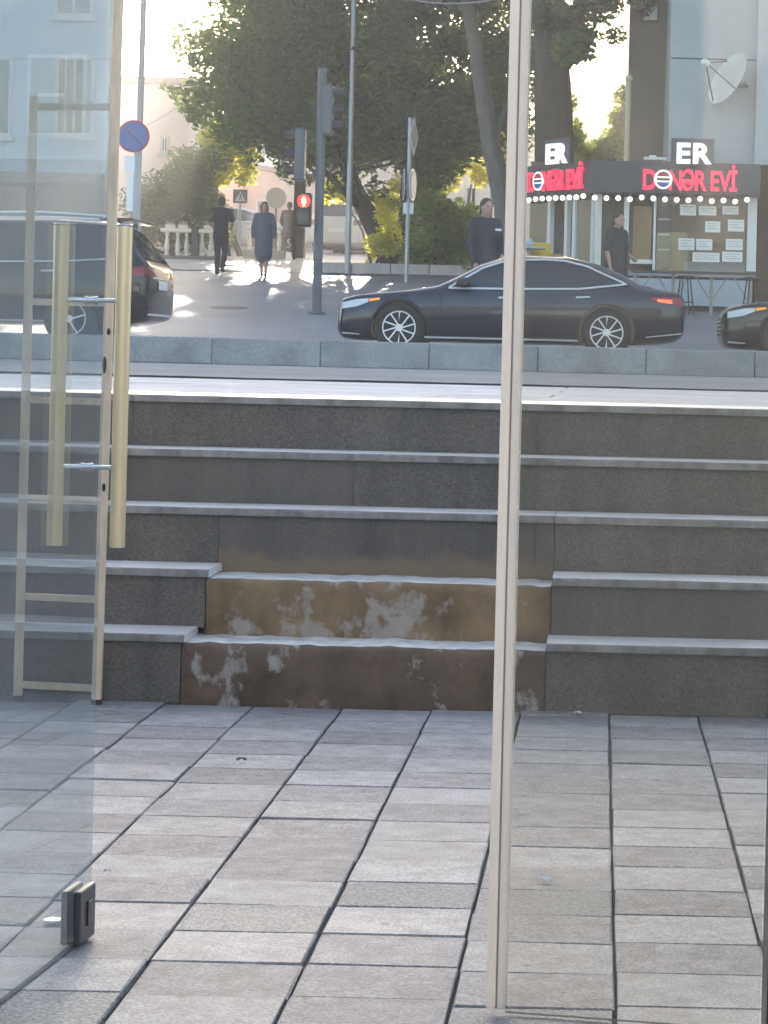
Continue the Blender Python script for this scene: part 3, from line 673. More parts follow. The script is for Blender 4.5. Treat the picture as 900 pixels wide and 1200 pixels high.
# ------------------------------------------------------------------ trees and shrubs
M_bark = mat('dark bark', (.075, .06, .048), .9, var=.35, scale=7, stretch=(1, 1, .3), bump=.5, bscale=25)
M_bark2 = mat('grey bark', (.15, .135, .115), .9, var=.3, scale=6, stretch=(1, 1, .3), bump=.4, bscale=25)
def leaf_mesh(name, centers, radii, n, size, m, squash=.8):
    """n leaf faces spread through a set of clumps"""
    C = np.array(centers, float); Rr = np.array(radii, float)
    wgt = Rr ** 2.4; idx = RNG.choice(len(C), n, p=wgt / wgt.sum())
    v = RNG.normal(size=(n, 3)); v /= np.linalg.norm(v, axis=1)[:, None]
    rad = RNG.random(n) ** .45; pos = C[idx] + v * (rad * Rr[idx])[:, None] * np.array([1, 1, squash])
    ax = RNG.normal(size=(n, 3)); ax[:, 2] *= .6; ax /= np.linalg.norm(ax, axis=1)[:, None]
    o = np.cross(ax, RNG.normal(size=(n, 3))); o /= np.linalg.norm(o, axis=1)[:, None]
    s = size * (.6 + .8 * RNG.random(n)); a = ax * s[:, None]; bb = o * (s * .42)[:, None]
    nrm = np.cross(a, bb); nrm /= np.linalg.norm(nrm, axis=1)[:, None]; nrm *= (s * .12)[:, None]
    V = np.empty((n, 4, 3)); V[:, 0] = pos - a * .5; V[:, 1] = pos + bb * .5 + nrm; V[:, 2] = pos + a * .5; V[:, 3] = pos - bb * .5 + nrm
    me = bpy.data.meshes.new(name); me.vertices.add(4 * n); me.vertices.foreach_set('co', V.reshape(-1))
    k = np.arange(n) * 4
    tri = np.stack([k, k + 1, k + 2, k, k + 2, k + 3], 1).reshape(-1)
    me.loops.add(6 * n); me.loops.foreach_set('vertex_index', tri.astype(np.int32))
    me.polygons.add(2 * n); me.polygons.foreach_set('loop_start', (np.arange(2 * n) * 3).astype(np.int32))
    me.update(calc_edges=True)
    at = me.attributes.new('shade', 'FLOAT', 'POINT')
    sh = np.clip(RNG.random(len(C))[idx] * .6 + RNG.random(n) * .4, 0, 1); at.data.foreach_set('value', np.repeat(sh, 4).astype(np.float32))
    me.materials.append(m); return me
def tree(name, label, base, trunks, clumps, n, size, lm, bark, cat='tree', group=None, squash=.8, twigs=True):
    """trunks: lists of (point, radius); clumps: (centre, radius)"""
    t = thing(name, label, cat, base, 0, group); B = Vector(base)
    b = MB()
    for pts in trunks: b.tube([Vector(p) - B for p, r in pts], [r for p, r in pts], 9)
    if twigs:
        rr = random.Random(len(clumps))
        allp = [(Vector(p), r) for pts in trunks for p, r in pts[len(pts) // 2:]]
        for c, r in clumps[::2]:
            c = Vector(c); q, qr = min(allp, key=lambda a: (a[0] - c).length)
            m_ = q.lerp(c, .5) + Vector((rr.uniform(-.2, .2), rr.uniform(-.2, .2), -.12)) * r
            b.tube([q - B, m_ - B, c - B], [min(qr * .4, .045), min(qr * .25, .025), .008], 6)
    b.build('trunk', bark, t, True)
    link('crown', leaf_mesh('crown', [Vector(c) - B for c, r in clumps], [r for c, r in clumps], n, size, lm, squash), None, t)
    return t
def region_clumps(poly, d, dd, n, r0, r1, seed):
    rr = random.Random(seed); out = []
    xs_, ys_ = [p[0] for p in poly], [p[1] for p in poly]
    def inside(x, y):
        c = False; j = len(poly) - 1
        for i in range(len(poly)):
            if (poly[i][1] > y) != (poly[j][1] > y) and x < (poly[j][0] - poly[i][0]) * (y - poly[i][1]) / (poly[j][1] - poly[i][1]) + poly[i][0]: c = not c
            j = i
        return c
    while len(out) < n:
        x, y = rr.uniform(min(xs_), max(xs_)), rr.uniform(min(ys_), max(ys_))
        if inside(x, y): out.append((P(x, y, d + rr.uniform(-dd, dd)), rr.uniform(r0, r1)))
    return out
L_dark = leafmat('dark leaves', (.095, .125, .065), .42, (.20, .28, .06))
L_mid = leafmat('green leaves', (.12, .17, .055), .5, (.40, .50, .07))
L_lit_tone = leafmat('painted backlit leaves', (.30, .34, .07), .6, (.85, .82, .14))  # backlight painted in: brighter leaf and translucent colours
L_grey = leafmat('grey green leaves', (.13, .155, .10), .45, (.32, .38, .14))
# large tree: two stems from one foot
b0 = G(464, 317)
D1 = b0.y
big = [(236, 14), (225, -60), (205, -160), (220, -260), (300, -340), (420, -360), (560, -330), (640, -200), (640, 40), (612, 120), (600, 160), (560, 176), (520, 186), (478, 205), (440, 210), (402, 200), (360, 186), (320, 168), (285, 166), (258, 150), (238, 120), (250, 80), (232, 50)]
cl = region_clumps(big, D1 - 1, 3.2, 300, .45, 1.25, 3)
cl += region_clumps([(225, -60), (205, -160), (220, -260), (300, -360), (420, -380), (560, -350), (640, -200), (640, -100), (300, -60)], D1, 3.0, 110, .7, 1.3, 33)  # extra clumps above the view, added to close gaps against the sun
cl += region_clumps([(262, 10), (280, -40), (640, -40), (640, 40), (612, 120), (600, 150), (540, 168), (478, 190), (402, 185), (330, 150), (275, 130), (262, 80)], D1 + 1.5, 2.5, 100, .55, 1.0, 44)
cl += [(P(x, y, D1 - 2 + random.uniform(-.5, .5)), r) for x, y, r in ((208, 108, .3), (220, 122, .3), (196, 104, .2), (214, 92, .2), (232, 70, .3), (335, 200, .3), (300, 188, .25), (405, 215, .4), (388, 225, .3), (440, 220, .4), (260, 165, .35), (228, 140, .25))]
tree('plane_tree', 'large dark spreading tree with forked leaning trunk on the corner', b0,
     [[(b0, .30), (P(447, 285, D1), .27), (P(430, 250, D1), .24), (P(415, 220, D1 - .3), .21), (P(398, 170, D1 - .5), .17), (P(380, 90, D1 - .5), .12), (P(360, 10, D1), .06)],
      [(b0 + Vector((.1, 0, .1)), .25), (P(474, 270, D1 + .2), .21), (P(478, 210, D1 + .4), .17), (P(470, 120, D1 + .8), .13), (P(480, 10, D1 + 1), .07)],
      [(P(430, 250, D1), .12), (P(402, 222, D1 - .6), .10), (P(385, 205, D1 - 1), .07), (P(330, 150, D1 - 1.4), .05), (P(270, 90, D1 - 1.5), .03)]],
     cl, 215000, .20, L_dark, M_bark)
# slender leaning tree
b1 = G(600, 335); b1 = P(598, 322, 52); b1.z = g(52)
tree('leaning_tree', 'slender grey trunk leaning left beside the milky seal', b1,
     [[(b1, .26), (P(596, 270, 52), .24), (P(588, 228, 52), .23), (P(575, 170, 52), .21), (P(566, 110, 52), .19), (P(556, 50, 52), .16), (P(545, -10, 52), .14), (P(520, -100, 52), .08)],
      [(P(575, 170, 52), .10), (P(606, 100, 52.5), .07), (P(640, 30, 53), .04)]],
     region_clumps([(470, -60), (520, -150), (640, -150), (660, -60), (600, -30), (520, -20)], 52, 2, 26, .5, 1.0, 5), 7000, .24, L_dark, M_bark2)
# thick dark tree right of the seal
b2 = P(648, 300, 49); b2.z = g(49)
tree('street_tree', 'thick dark tree trunk behind the side of the shop', b2,
     [[(b2, .44), (P(650, 220, 49), .42), (P(648, 130, 49), .40), (P(645, 40, 49), .36), (P(640, -60, 49), .3), (P(640, -150, 49), .15)],
      [(P(647, 60, 49), .16), (P(690, -5, 49), .11), (P(740, -60, 49), .06)]],
     region_clumps([(625, -20), (640, -140), (760, -140), (765, -20), (742, 18), (738, 60), (728, 96), (712, 30), (700, 20), (676, 60), (670, 96), (655, 100), (640, 90), (628, 110)], 49.5, 1.5, 60, .25, .5, 9)
     , 15000, .17, L_dark, M_bark)
# shrubs, some with backlight painted into the leaf colour
def shrub(name, label, px, py, clumps_px, d, n, size, lm, stems=3, cat='shrub'):
    b = P(px, py, d); b.z = g(d)
    cls = [(P(x, y, d + random.uniform(-.6, .6)), r) for x, y, r in clumps_px]
    tr = [[(b + Vector((random.uniform(-.3, .3), 0, 0)), .05), (Vector(c[0]).lerp(b, .5), .035), (c[0], .012)] for c in cls[::max(1, len(cls) // stems)]]
    return tree(name, label, b, tr, cls, n, size, lm, M_bark, cat, None, .9, False)
def rc(x0, x1, y0, y1, n, r0, r1, seed):
    rr = random.Random(seed); return [(rr.uniform(x0, x1), rr.uniform(y0, y1), rr.uniform(r0, r1)) for _ in range(n)]
shrub('lit_tone_shrub', 'shrub behind the forked trunk, backlight painted into its yellow green leaves', 448, 305, rc(438, 470, 215, 300, 22, .22, .42, 1) + rc(384, 402, 205, 232, 6, .2, .35, 2), 64, 2600, .17, L_lit_tone)
shrub('round_shrub', 'dense dark green bush beside the man in the blue jacket', 515, 318, rc(486, 560, 245, 312, 34, .35, .6, 3) + rc(482, 515, 215, 250, 8, .3, .45, 4), 58, 9000, .17, L_mid)
shrub('young_tree', 'small yellow green tree above the dense bush', 540, 300, rc(495, 600, 150, 215, 26, .3, .5, 5), 66, 4200, .2, L_lit_tone)
shrub('left_shrub', 'big grey green bush over the balustrade at left', 205, 303, rc(160, 258, 215, 282, 44, .25, .65, 6) + rc(205, 262, 180, 220, 10, .35, .6, 7) + rc(150, 180, 240, 285, 8, .3, .5, 17), 66.8, 16000, .14, L_grey)
shrub('sun_tone_tree', 'young tree over the walkers, sunlight painted into its pale yellow leaves', 275, 300, rc(240, 292, 150, 215, 24, .25, .45, 8), 69, 3000, .2, L_lit_tone)  # lit leaves imitated by the pale leaf colour
bb = P(350, 290, 69); bb.z = g(69)  # hidden tree added to shade the street and darken crown gaps
tree('added_shade_tree', 'unseen dark tree added behind the large corner tree to shade the street', bb, [[(bb, .2), (P(352, 200, 69), .16), (P(348, 100, 69), .08)], [(P(352, 200, 69), .1), (P(420, 120, 69), .05)], [(P(352, 190, 69), .1), (P(280, 120, 69), .04)]],
     region_clumps([(250, 110), (300, 60), (480, 60), (500, 110), (480, 176), (400, 172), (330, 168), (270, 160)], 69, 2, 46, .5, .95, 15), 13000, .27, L_dark, M_bark)
shrub('sun_tone_shrub', 'shrub right of the forked trunk, sunlight painted into its yellow green leaves', 478, 305, rc(482, 506, 215, 262, 10, .2, .35, 21) + rc(440, 462, 228, 292, 16, .2, .34, 22), 59.2, 2600, .15, L_lit_tone)
# trees far up the hill, behind the houses
for k, (px, d, hh, ww, lab) in enumerate(((330, 150, 13, 5, 'hazy far tree behind the low pink house'), (470, 140, 13, 6, 'far tree behind the forked trunk'), (560, 135, 12, 5, 'far tree behind the leaning trunk'))):
    b = Vector((ux(px, d), d, g(d)))
    cls = [(b + Vector((random.gauss(0, ww * .4), random.gauss(0, 2), hh * random.uniform(.35, 1))), random.uniform(.9, 1.6)) for _ in range(26)]
    tree('far_tree', lab, b, [[(b, .3), (b + Vector((0, 0, hh * .5)), .22), (b + Vector((.4, 0, hh * .9)), .06)]], cls, 5000, .5, L_mid, M_bark, 'tree', 'trees up the hill')
shrub('gap_tree', 'thin young tree in the bright gap beside the brown building', 692, 250, [(668, 152, .35), (722, 166, .42), (730, 138, .38), (666, 176, .42), (690, 184, .40), (716, 186, .42), (660, 122, .34), (704, 176, .32), (676, 166, .3), (733, 112, .3)], 56, 4200, .15, L_mid, 5, 'tree')
# tree bed with kerb
bed = G(420, 322)
tb = thing('tree_bed', 'raised earth bed with a pale stone kerb round the forked tree', 'tree bed', (ux(470, 58.5), 58.5, g(58.5)))
MB().box(-1.9, 3.4, -1.2, 2.5, -.1, .12).build('soil', mat('bed soil', (.09, .075, .06), .95, var=.3, scale=5), tb)
for k in range(6): MB().box(-2.05 + k * .93, -2.05 + k * .93 + .915, -1.36, -1.203, -.15, .16, bev=.015).build('kerb_block', mat('pale kerb', (.45, .41, .38), .7, var=.15, objvar=.08), tb)

# ------------------------------------------------------------------ street furniture
M_pole = mat('dark grey pole', (.085, .095, .11), .45, var=.1, scale=3)
M_galv = mat('galvanised pole', (.42, .43, .45), .4, metal=.3, var=.1, scale=3)
M_black = mat('black plastic', (.018, .019, .022), .45)
tp = G(371, 368); H = (368 - 80) * tp.y / FPX
tl = thing('traffic_light', 'dark traffic light post with a red pedestrian signal', 'traffic light', tp)
b = MB(); b.lathe([(.16, -.1), (.16, .03), (.10, .05), (.085, .1), (.08, H)], seg=16); b.build('pole', M_pole, tl, True)
def rel(px, py): q = P(px, py, tp.y); return q - tp
def head(px, py0, py1, sgn, lab):
    c = rel(px, (py0 + py1) / 2); hh = (py1 - py0) * tp.y / FPX
    h = MB().box(c.x - .09, c.x + .09, -.15, .15, c.z - hh / 2, c.z + hh / 2, bev=.02).build('signal_head', M_pole, tl)
    h['label'] = lab
    for k in range(3):
        z = c.z + hh * (1 / 3 - k / 3)
        MB().lathe([(.085, 0), (.085, .012)], (c.x + sgn * .09, 0, z), 16, axis=(sgn, 0, 0)).build('lens', M_black, h, True)
        b = MB(); pts = [(math.cos(a) * .1, math.sin(a) * .1) for a in np.linspace(-.3, math.pi + .3, 12)]
        for (y0, z0), (y1, z1) in zip(pts, pts[1:]):
            q = [b.bm.verts.new((c.x + sgn * (.09 + e), y_, z + z_)) for e, y_, z_ in ((0, y0, z0), (.2, y0 * .95, z0), (.2, y1 * .95, z1), (0, y1, z1))]; b.bm.faces.new(q)
        v = b.build('visor', M_black, h); md = v.modifiers.new('thickness', 'SOLIDIFY'); md.thickness = .008
head(384.5, 100, 158, 1, 'signal head turned away to the right'); head(352, 151, 212, -1, 'lower signal head turned to the left')
MB().bar(rel(352, 165) + Vector((.09, 0, 0)), rel(371, 165), .03, .03).build('bracket', M_pole, tl); MB().bar(rel(352, 205) + Vector((.09, 0, 0)), rel(371, 205), .03, .03).build('bracket', M_pole, tl)
c = rel(358.5, 247)
ph = MB().box(c.x - .12, c.x + .12, -.32, -.09, c.z - .3, c.z + .3, bev=.02).build('pedestrian_signal', M_black, tl)
M_rlamp = mat('red lamp', (.4, .01, .01), .3, emit=(1, .03, .02), estr=.7); M_rfig = mat('lit red figure', (.8, .3, .15), .3, emit=(1, .5, .2), estr=2.2)
lz = c.z + .15
MB().lathe([(.115, 0), (.115, .01)], (c.x, -.3205, lz), 20, axis=(0, -1, 0)).build('red_lamp', M_rlamp, ph)
b = MB(); b.ball((c.x, -.333, lz + .062), .02, 1, .2, 1); b.prism([(c.x - .032, lz + .038), (c.x + .032, lz + .038), (c.x + .044, lz - .03), (c.x + .024, lz - .032), (c.x + .022, lz - .09), (c.x - .022, lz - .09), (c.x - .024, lz - .032), (c.x - .044, lz - .03)], -.336, -.3312); b.build('red_figure', M_rfig, ph)
MB().lathe([(.1, 0), (.1, .01)], (c.x, -.3205, c.z - .15), 20, axis=(0, -1, 0)).build('dark_lamp', mat('unlit lens', (.03, .035, .03), .2), ph)
# lamp post
lp = G(407, 321); LT = P(414, -260, lp.y) - lp
l = thing('lamp_post', 'tall thin pale lamp post left of the forked tree', 'lamp post', lp)
b = MB(); b.tube([(0, 0, -.1), (0, 0, 1.2), (0, 0, LT.z)], [.075, .07, .045], 12); b.build('pole', M_galv, l, True)
MB().tube([(0, 0, LT.z - .02), (.5, -.3, LT.z + .35), (1.1, -.7, LT.z + .45)], .03, 8).build('arm', M_galv, l); MB().box(.95, 1.55, -.95, -.7, LT.z + .4, LT.z + .5, bev=.03).build('lantern', M_galv, l)
# sign post seen nearly edge on
sp = G(476, 331); H = (331 - 138) * sp.y / FPX
s_ = thing('sign_post', 'pale sign post with edge-on round signs and a diamond sign', 'sign post', sp)
MB().tube([(0, 0, -.1), (0, 0, H)], .045, 10).build('pole', M_galv, s_, True)
def plate(par, z, r, rot, m, back, nm, sides=32, th=.012, off=(0, 0)):
    b = MB(); pts = [(r * math.cos(a), r * math.sin(a)) for a in np.linspace(0, 2 * math.pi, sides + 1)[:-1]]
    b.prism(pts, -th, 0); o = b.build(nm, m, par); o.location = (off[0], off[1], z); o.rotation_euler = (0, 0, rot); return o
M_blue = mat('sign blue', (.13, .17, .34), .5); M_sred = mat('sign red', (.5, .03, .04), .4); M_swhite = mat('sign white', (.75, .76, .77), .4); M_syel = mat('sign yellow', (.38, .46, .30), .4); M_sgrey = mat('sign back grey', (.36, .36, .36), .5, metal=.3); M_violet = mat('faded violet', (.22, .17, .36), .45)
RT = R(82)
d1 = plate(s_, H - .42, .44, RT, M_swhite, None, 'diamond_sign', 4, off=(.09, -.03)); q = plate(d1, 0, .30, 0, M_syel, None, 'inner_diamond', 4); q.location = (0, -.0125, 0)
for rt, ox in ((RT, .09), (R(-82), -.10)):
    r1 = plate(s_, H - 1.5, .36, rt, M_swhite, None, 'round_sign', off=(ox, -.03)); q = plate(r1, 0, .30, 0, M_violet, None, 'sign_face'); q.location = (0, -.0125, 0)
for dx in (-.06, .07):
    MB().box(dx - .05, dx + .05, -.02, .02, H - 2.15, H - 1.9).build('supplementary_plate', M_swhite, s_)
# small crossing sign and back of a round sign
cs = P(280, 300, 70); cs.z = g(70)
c_ = thing('crossing_sign', 'small blue square pedestrian crossing sign behind the walking man', 'sign', cs)
zc = P(279, 230, 70).z - cs.z
MB().tube([(0, .03, 0), (0, .03, zc)], .03, 8).build('pole', M_galv, c_)
f = MB().box(-.21, .21, -.02, 0, zc - .2, zc + .2, bev=.004).build('sign_plate', M_blue, c_)
MB().prism([(-.15, zc - .14), (.15, zc - .14), (0, zc + .15)], -.026, -.0205).build('white_triangle', M_swhite, f)
b = MB(); b.ball((.01, -.029, zc + .055), .02, 1, .15, 1, 8); b.prism([(-.03, zc + .03), (.03, zc + .03), (.02, zc - .03), (.055, zc - .12), (.035, zc - .12), (0, zc - .045), (-.035, zc - .12), (-.055, zc - .12), (-.02, zc - .03)], -.031, -.0265); b.build('walking_figure', M_blue, f)
rs = P(322, 302, 71); rs.z = g(71)
r_ = thing('round_sign', 'grey back of a round sign between the woman and the dark figure', 'sign', rs)
zc = P(320, 232, 71).z - rs.z
MB().tube([(0, .0, 0), (0, .0, zc)], .035, 8).build('pole', M_brown, r_)
b = MB(); b.lathe([(.31, 0), (.31, .012), (.3, .016)], (0, -.04, zc), 28, axis=(0, -1, 0)); b.build('disc', M_sgrey, r_)
# no stopping sign at left
ns = G(160, 345); ns = P(158, 300, 40); ns.z = g(40)
n_ = thing('parking_sign', 'round blue and red no parking sign on a pale post at left', 'sign', ns)
zc = P(150, 160, 40).z - ns.z
MB().tube([(0, .05, 0), (.05, .05, zc + 5)], .05, 10).build('pole', mat('warm pale pole', (.50, .42, .36), .6, var=.1), n_, True)
b = MB(); b.lathe([(.27, 0), (.27, .012)], (-.06, -.05, zc), 32, axis=(0, -1, 0)); rp = b.build('sign_plate', M_sred, n_)
b = MB(); b.lathe([(.245, 0), (.245, .004)], (-.06, -.0625, zc), 32, axis=(0, -1, 0)); b.build('blue_face', M_blue, rp)
b = MB(); b.bar((-.06 - .17, -.069, zc + .17), (-.06 + .17, -.069, zc - .17), .05, .004); b.build('red_bar', M_sred, rp)
MB().box(-.19, -.03, -.06, -.04, zc - .62, zc - .33).build('supplementary_plate', M_swhite, n_)
MB().box(-.16, .05, -.02, .02, zc - 1.25, zc - .66).build('notice_plate', M_swhite, n_)
MB().bar((.02, -.03, .3), (.02, -.03, zc + .2), .12, .04).build('cable_duct', M_sgrey, n_)
# cream lit post in the gap
gp = P(733, 250, 47.5); gp.z = g(47.5)
k2 = thing('cream_post', 'cream painted post in the bright gap beside the brown building', 'post', gp)
b = MB(); b.tube([(0, 0, 0), (0, 0, P(734, 92, 47.5).z - gp.z)], .055, 10); b.ball((0, 0, P(734, 92, 47.5).z - gp.z), .08); b.build('shaft', mat('cream paint', (.65, .55, .38), .5), k2, True)
# balustrade with planters
ba = P(190, 303, 65); ba.z = g(65); bw = ux(252, 65) - ux(188, 65)
M_bal = mat('whitewashed balustrade', (.66, .60, .55), .7, var=.12, scale=3)
bl = thing('balustrade', 'white balustrade with turned balusters under the left bush', 'balustrade', ba)
MB().box(-.1, bw + .1, -.18, .18, -.2, .10).build('plinth', mat('grey plinth', (.16, .15, .145), .8, var=.2), bl)
for i, x in enumerate((.12, .42, .66, 1.08, 1.32, 1.52)):
    MB().lathe([(.07, .10), (.07, .15), (.045, .18), (.07, .3), (.075, .36), (.05, .5), (.035, .62), (.06, .68), (.06, .73)], (x, 0, 0), 12).build('baluster', M_bal, bl, True)
MB().box(-.05, .80, -.1, .1, .731, .84, bev=.02).build('rail', M_bal, bl); MB().box(.98, bw + .02, -.1, .1, .731, .84, bev=.02).build('rail', M_bal, bl)
MB().box(.80, .975, -.13, .13, .10, .88, bev=.01).build('post', mat('dark post', (.07, .07, .065), .8), bl)
b2_ = P(292, 303, 67); b2_.z = g(67)
bl2 = thing('balustrade', 'short piece of white balustrade between the two walkers', 'balustrade', b2_)
MB().box(-.15, 1.0, -.15, .15, -.2, .25).build('plinth', MATS['grey plinth'], bl2)
for x in (.0, .28, .56, .84): MB().lathe([(.07, .25), (.045, .3), (.075, .45), (.05, .62), (.035, .74), (.06, .84)], (x, 0, 0), 12).build('baluster', M_bal, bl2, True)
MB().box(-.1, .95, -.1, .1, .841, .93, bev=.02).build('rail', M_bal, bl2)
# flowers on the balustrade
fm = leafmat('pale petals', (.5, .46, .44), .3, (.6, .5, .45))
for k, x in enumerate((.2, .55, 1.25, 1.5)):
    o = thing('flower_box', ('planter with pale flowers on the balustrade, %s from the bush side' % ('first', 'second', 'third', 'fourth')[k]), 'planter', ba + Vector((x, 0, .842)), 0, 'planters on the balustrade')
    MB().box(-.13, .13, -.08, .08, 0, .1, bev=.015).build('trough', M_bal, o)
    link('flowers', leaf_mesh('flowers', [(0, 0, .14), (.08, 0, .13), (-.08, 0, .15)], [.09, .07, .08], 60, .06, fm), None, o)
# wires
def wire(label, a, b, sag, r=.012):
    pts = [a.lerp(b, t) - Vector((0, 0, sag * 4 * t * (1 - t))) for t in np.linspace(0, 1, 25)]
    o0 = pts[0]; o = MB().tube([p - o0 for p in pts], r, 6).build('overhead_cable', mat('grey cable', (.3, .3, .3), .5)); o.location = o0
    return tag(o, label, 'cable', 'overhead cables')
wire('pale overhead cable sagging in front of the tree crown', P(440, -12, 40), P(660, -30, 40), .35, .010)
wire('thin cable running to the pink house wall', P(160, 152, 71.8), P(240, 100, 71), .12, .012)
# yellow chair and small table by the shop
dk = thing('terrace_deck', 'low timber terrace deck at the side of the shop', 'deck', (ux(600, 44), 43.6, g(43.6)))
for k in range(6): MB().box(0, ux(686, 44) - ux(600, 44), k * .2, k * .2 + .19, .45, .485).build('deck_board', mat('deck timber', (.22, .16, .11), .7, var=.2, scale=4, objvar=.1), dk)
for x in (.05, .6, 1.2): MB().box(x, x + .08, .02, 1.1, -.1, .449).build('joist', MATS['deck timber'], dk)
yc = P(640, 300, 44.3); yc.z = g(43.6) + .486
y_ = thing('plastic_chair', 'yellow plastic chair behind the car roof', 'chair', yc, .5); M_yel = mat('yellow plastic', (.62, .42, .03), .4)
MB().box(-.22, .22, -.22, .22, .42, .45, bev=.01).build('seat', M_yel, y_)
MB().box(-.21, .21, .20, .23, .50, .86, bev=.01).build('backrest', M_yel, y_)
for ax_ in (-.19, .19):
    for ay in (-.19, .21): MB().bar((ax_, ay, 0), (ax_, ay, .42 if ay < 0 else .84), .03, .03).build('leg', M_yel, y_)
    MB().box(ax_ - .02, ax_ + .02, -.2, .2, .62, .65).build('armrest', M_yel, y_)
yt = P(619, 300, 44.1); yt.z = g(43.6) + .486
t_ = thing('terrace_table', 'small pale terrace table beside the yellow chair', 'table', yt)
MB().lathe([(.32, .72), (.33, .735), (.32, .75)], seg=24).build('table_top', M_base, t_); MB().lathe([(.03, .03), (.03, .72)], seg=10).build('pedestal', M_base, t_); MB().lathe([(.22, 0), (.2, .03)], seg=18).build('base', M_base, t_)
MB().ball((-.02, 0, .84), .11, 1, 1, .8).build('table_cover', mat('pale cloth', (.5, .56, .6), .8), t_)
# manhole cover
mh = G(268, 361)
tag(MB().lathe([(.35, 0), (.35, .012), (.33, .02)], seg=28).build('manhole_cover', mat('cast iron', (.035, .035, .04), .5, metal=.5)), 'dark round manhole cover in the shaded roadway', 'manhole cover').location = mh - Vector((0, 0, .004))
SC_mh = bpy.data.objects['manhole_cover']; SC_mh.rotation_euler = (math.atan(.105), 0, 0)

# ------------------------------------------------------------------ cars
def lerp_tab(tab, x):
    for (a, *va), (b, *vb) in zip(tab, tab[1:]):
        if x <= b:
            t = (x - a) / (b - a) if b > a else 0; t = max(0, t)
            return [p + (q - p) * t for p, q in zip(va, vb)]
    return list(tab[-1][1:])
M_tyre = mat('tyre rubber', (.02, .02, .021), .8); M_rim = mat('alloy rim', (.72, .73, .75), .3, metal=.3); M_well = mat('wheel well', (.006, .006, .006), .9)
M_trimc = mat('bright trim', (.85, .85, .85), .3, metal=.35); M_cglass = mat('tinted car glass', (.012, .014, .017), .05, spec=.7, coat=.3)
M_head = mat('headlamp glass', (.6, .62, .64), .1, spec=.8, coat=.5); M_tail = mat('tail lamp', (.20, .012, .014), .25, coat=.3); M_taill = mat('lit brake lamp', (.5, .02, .01), .2, emit=(1, .08, .03), estr=.8); M_orange = mat('amber lamp', (.6, .25, .04), .2, emit=(1, .4, .08), estr=.12)
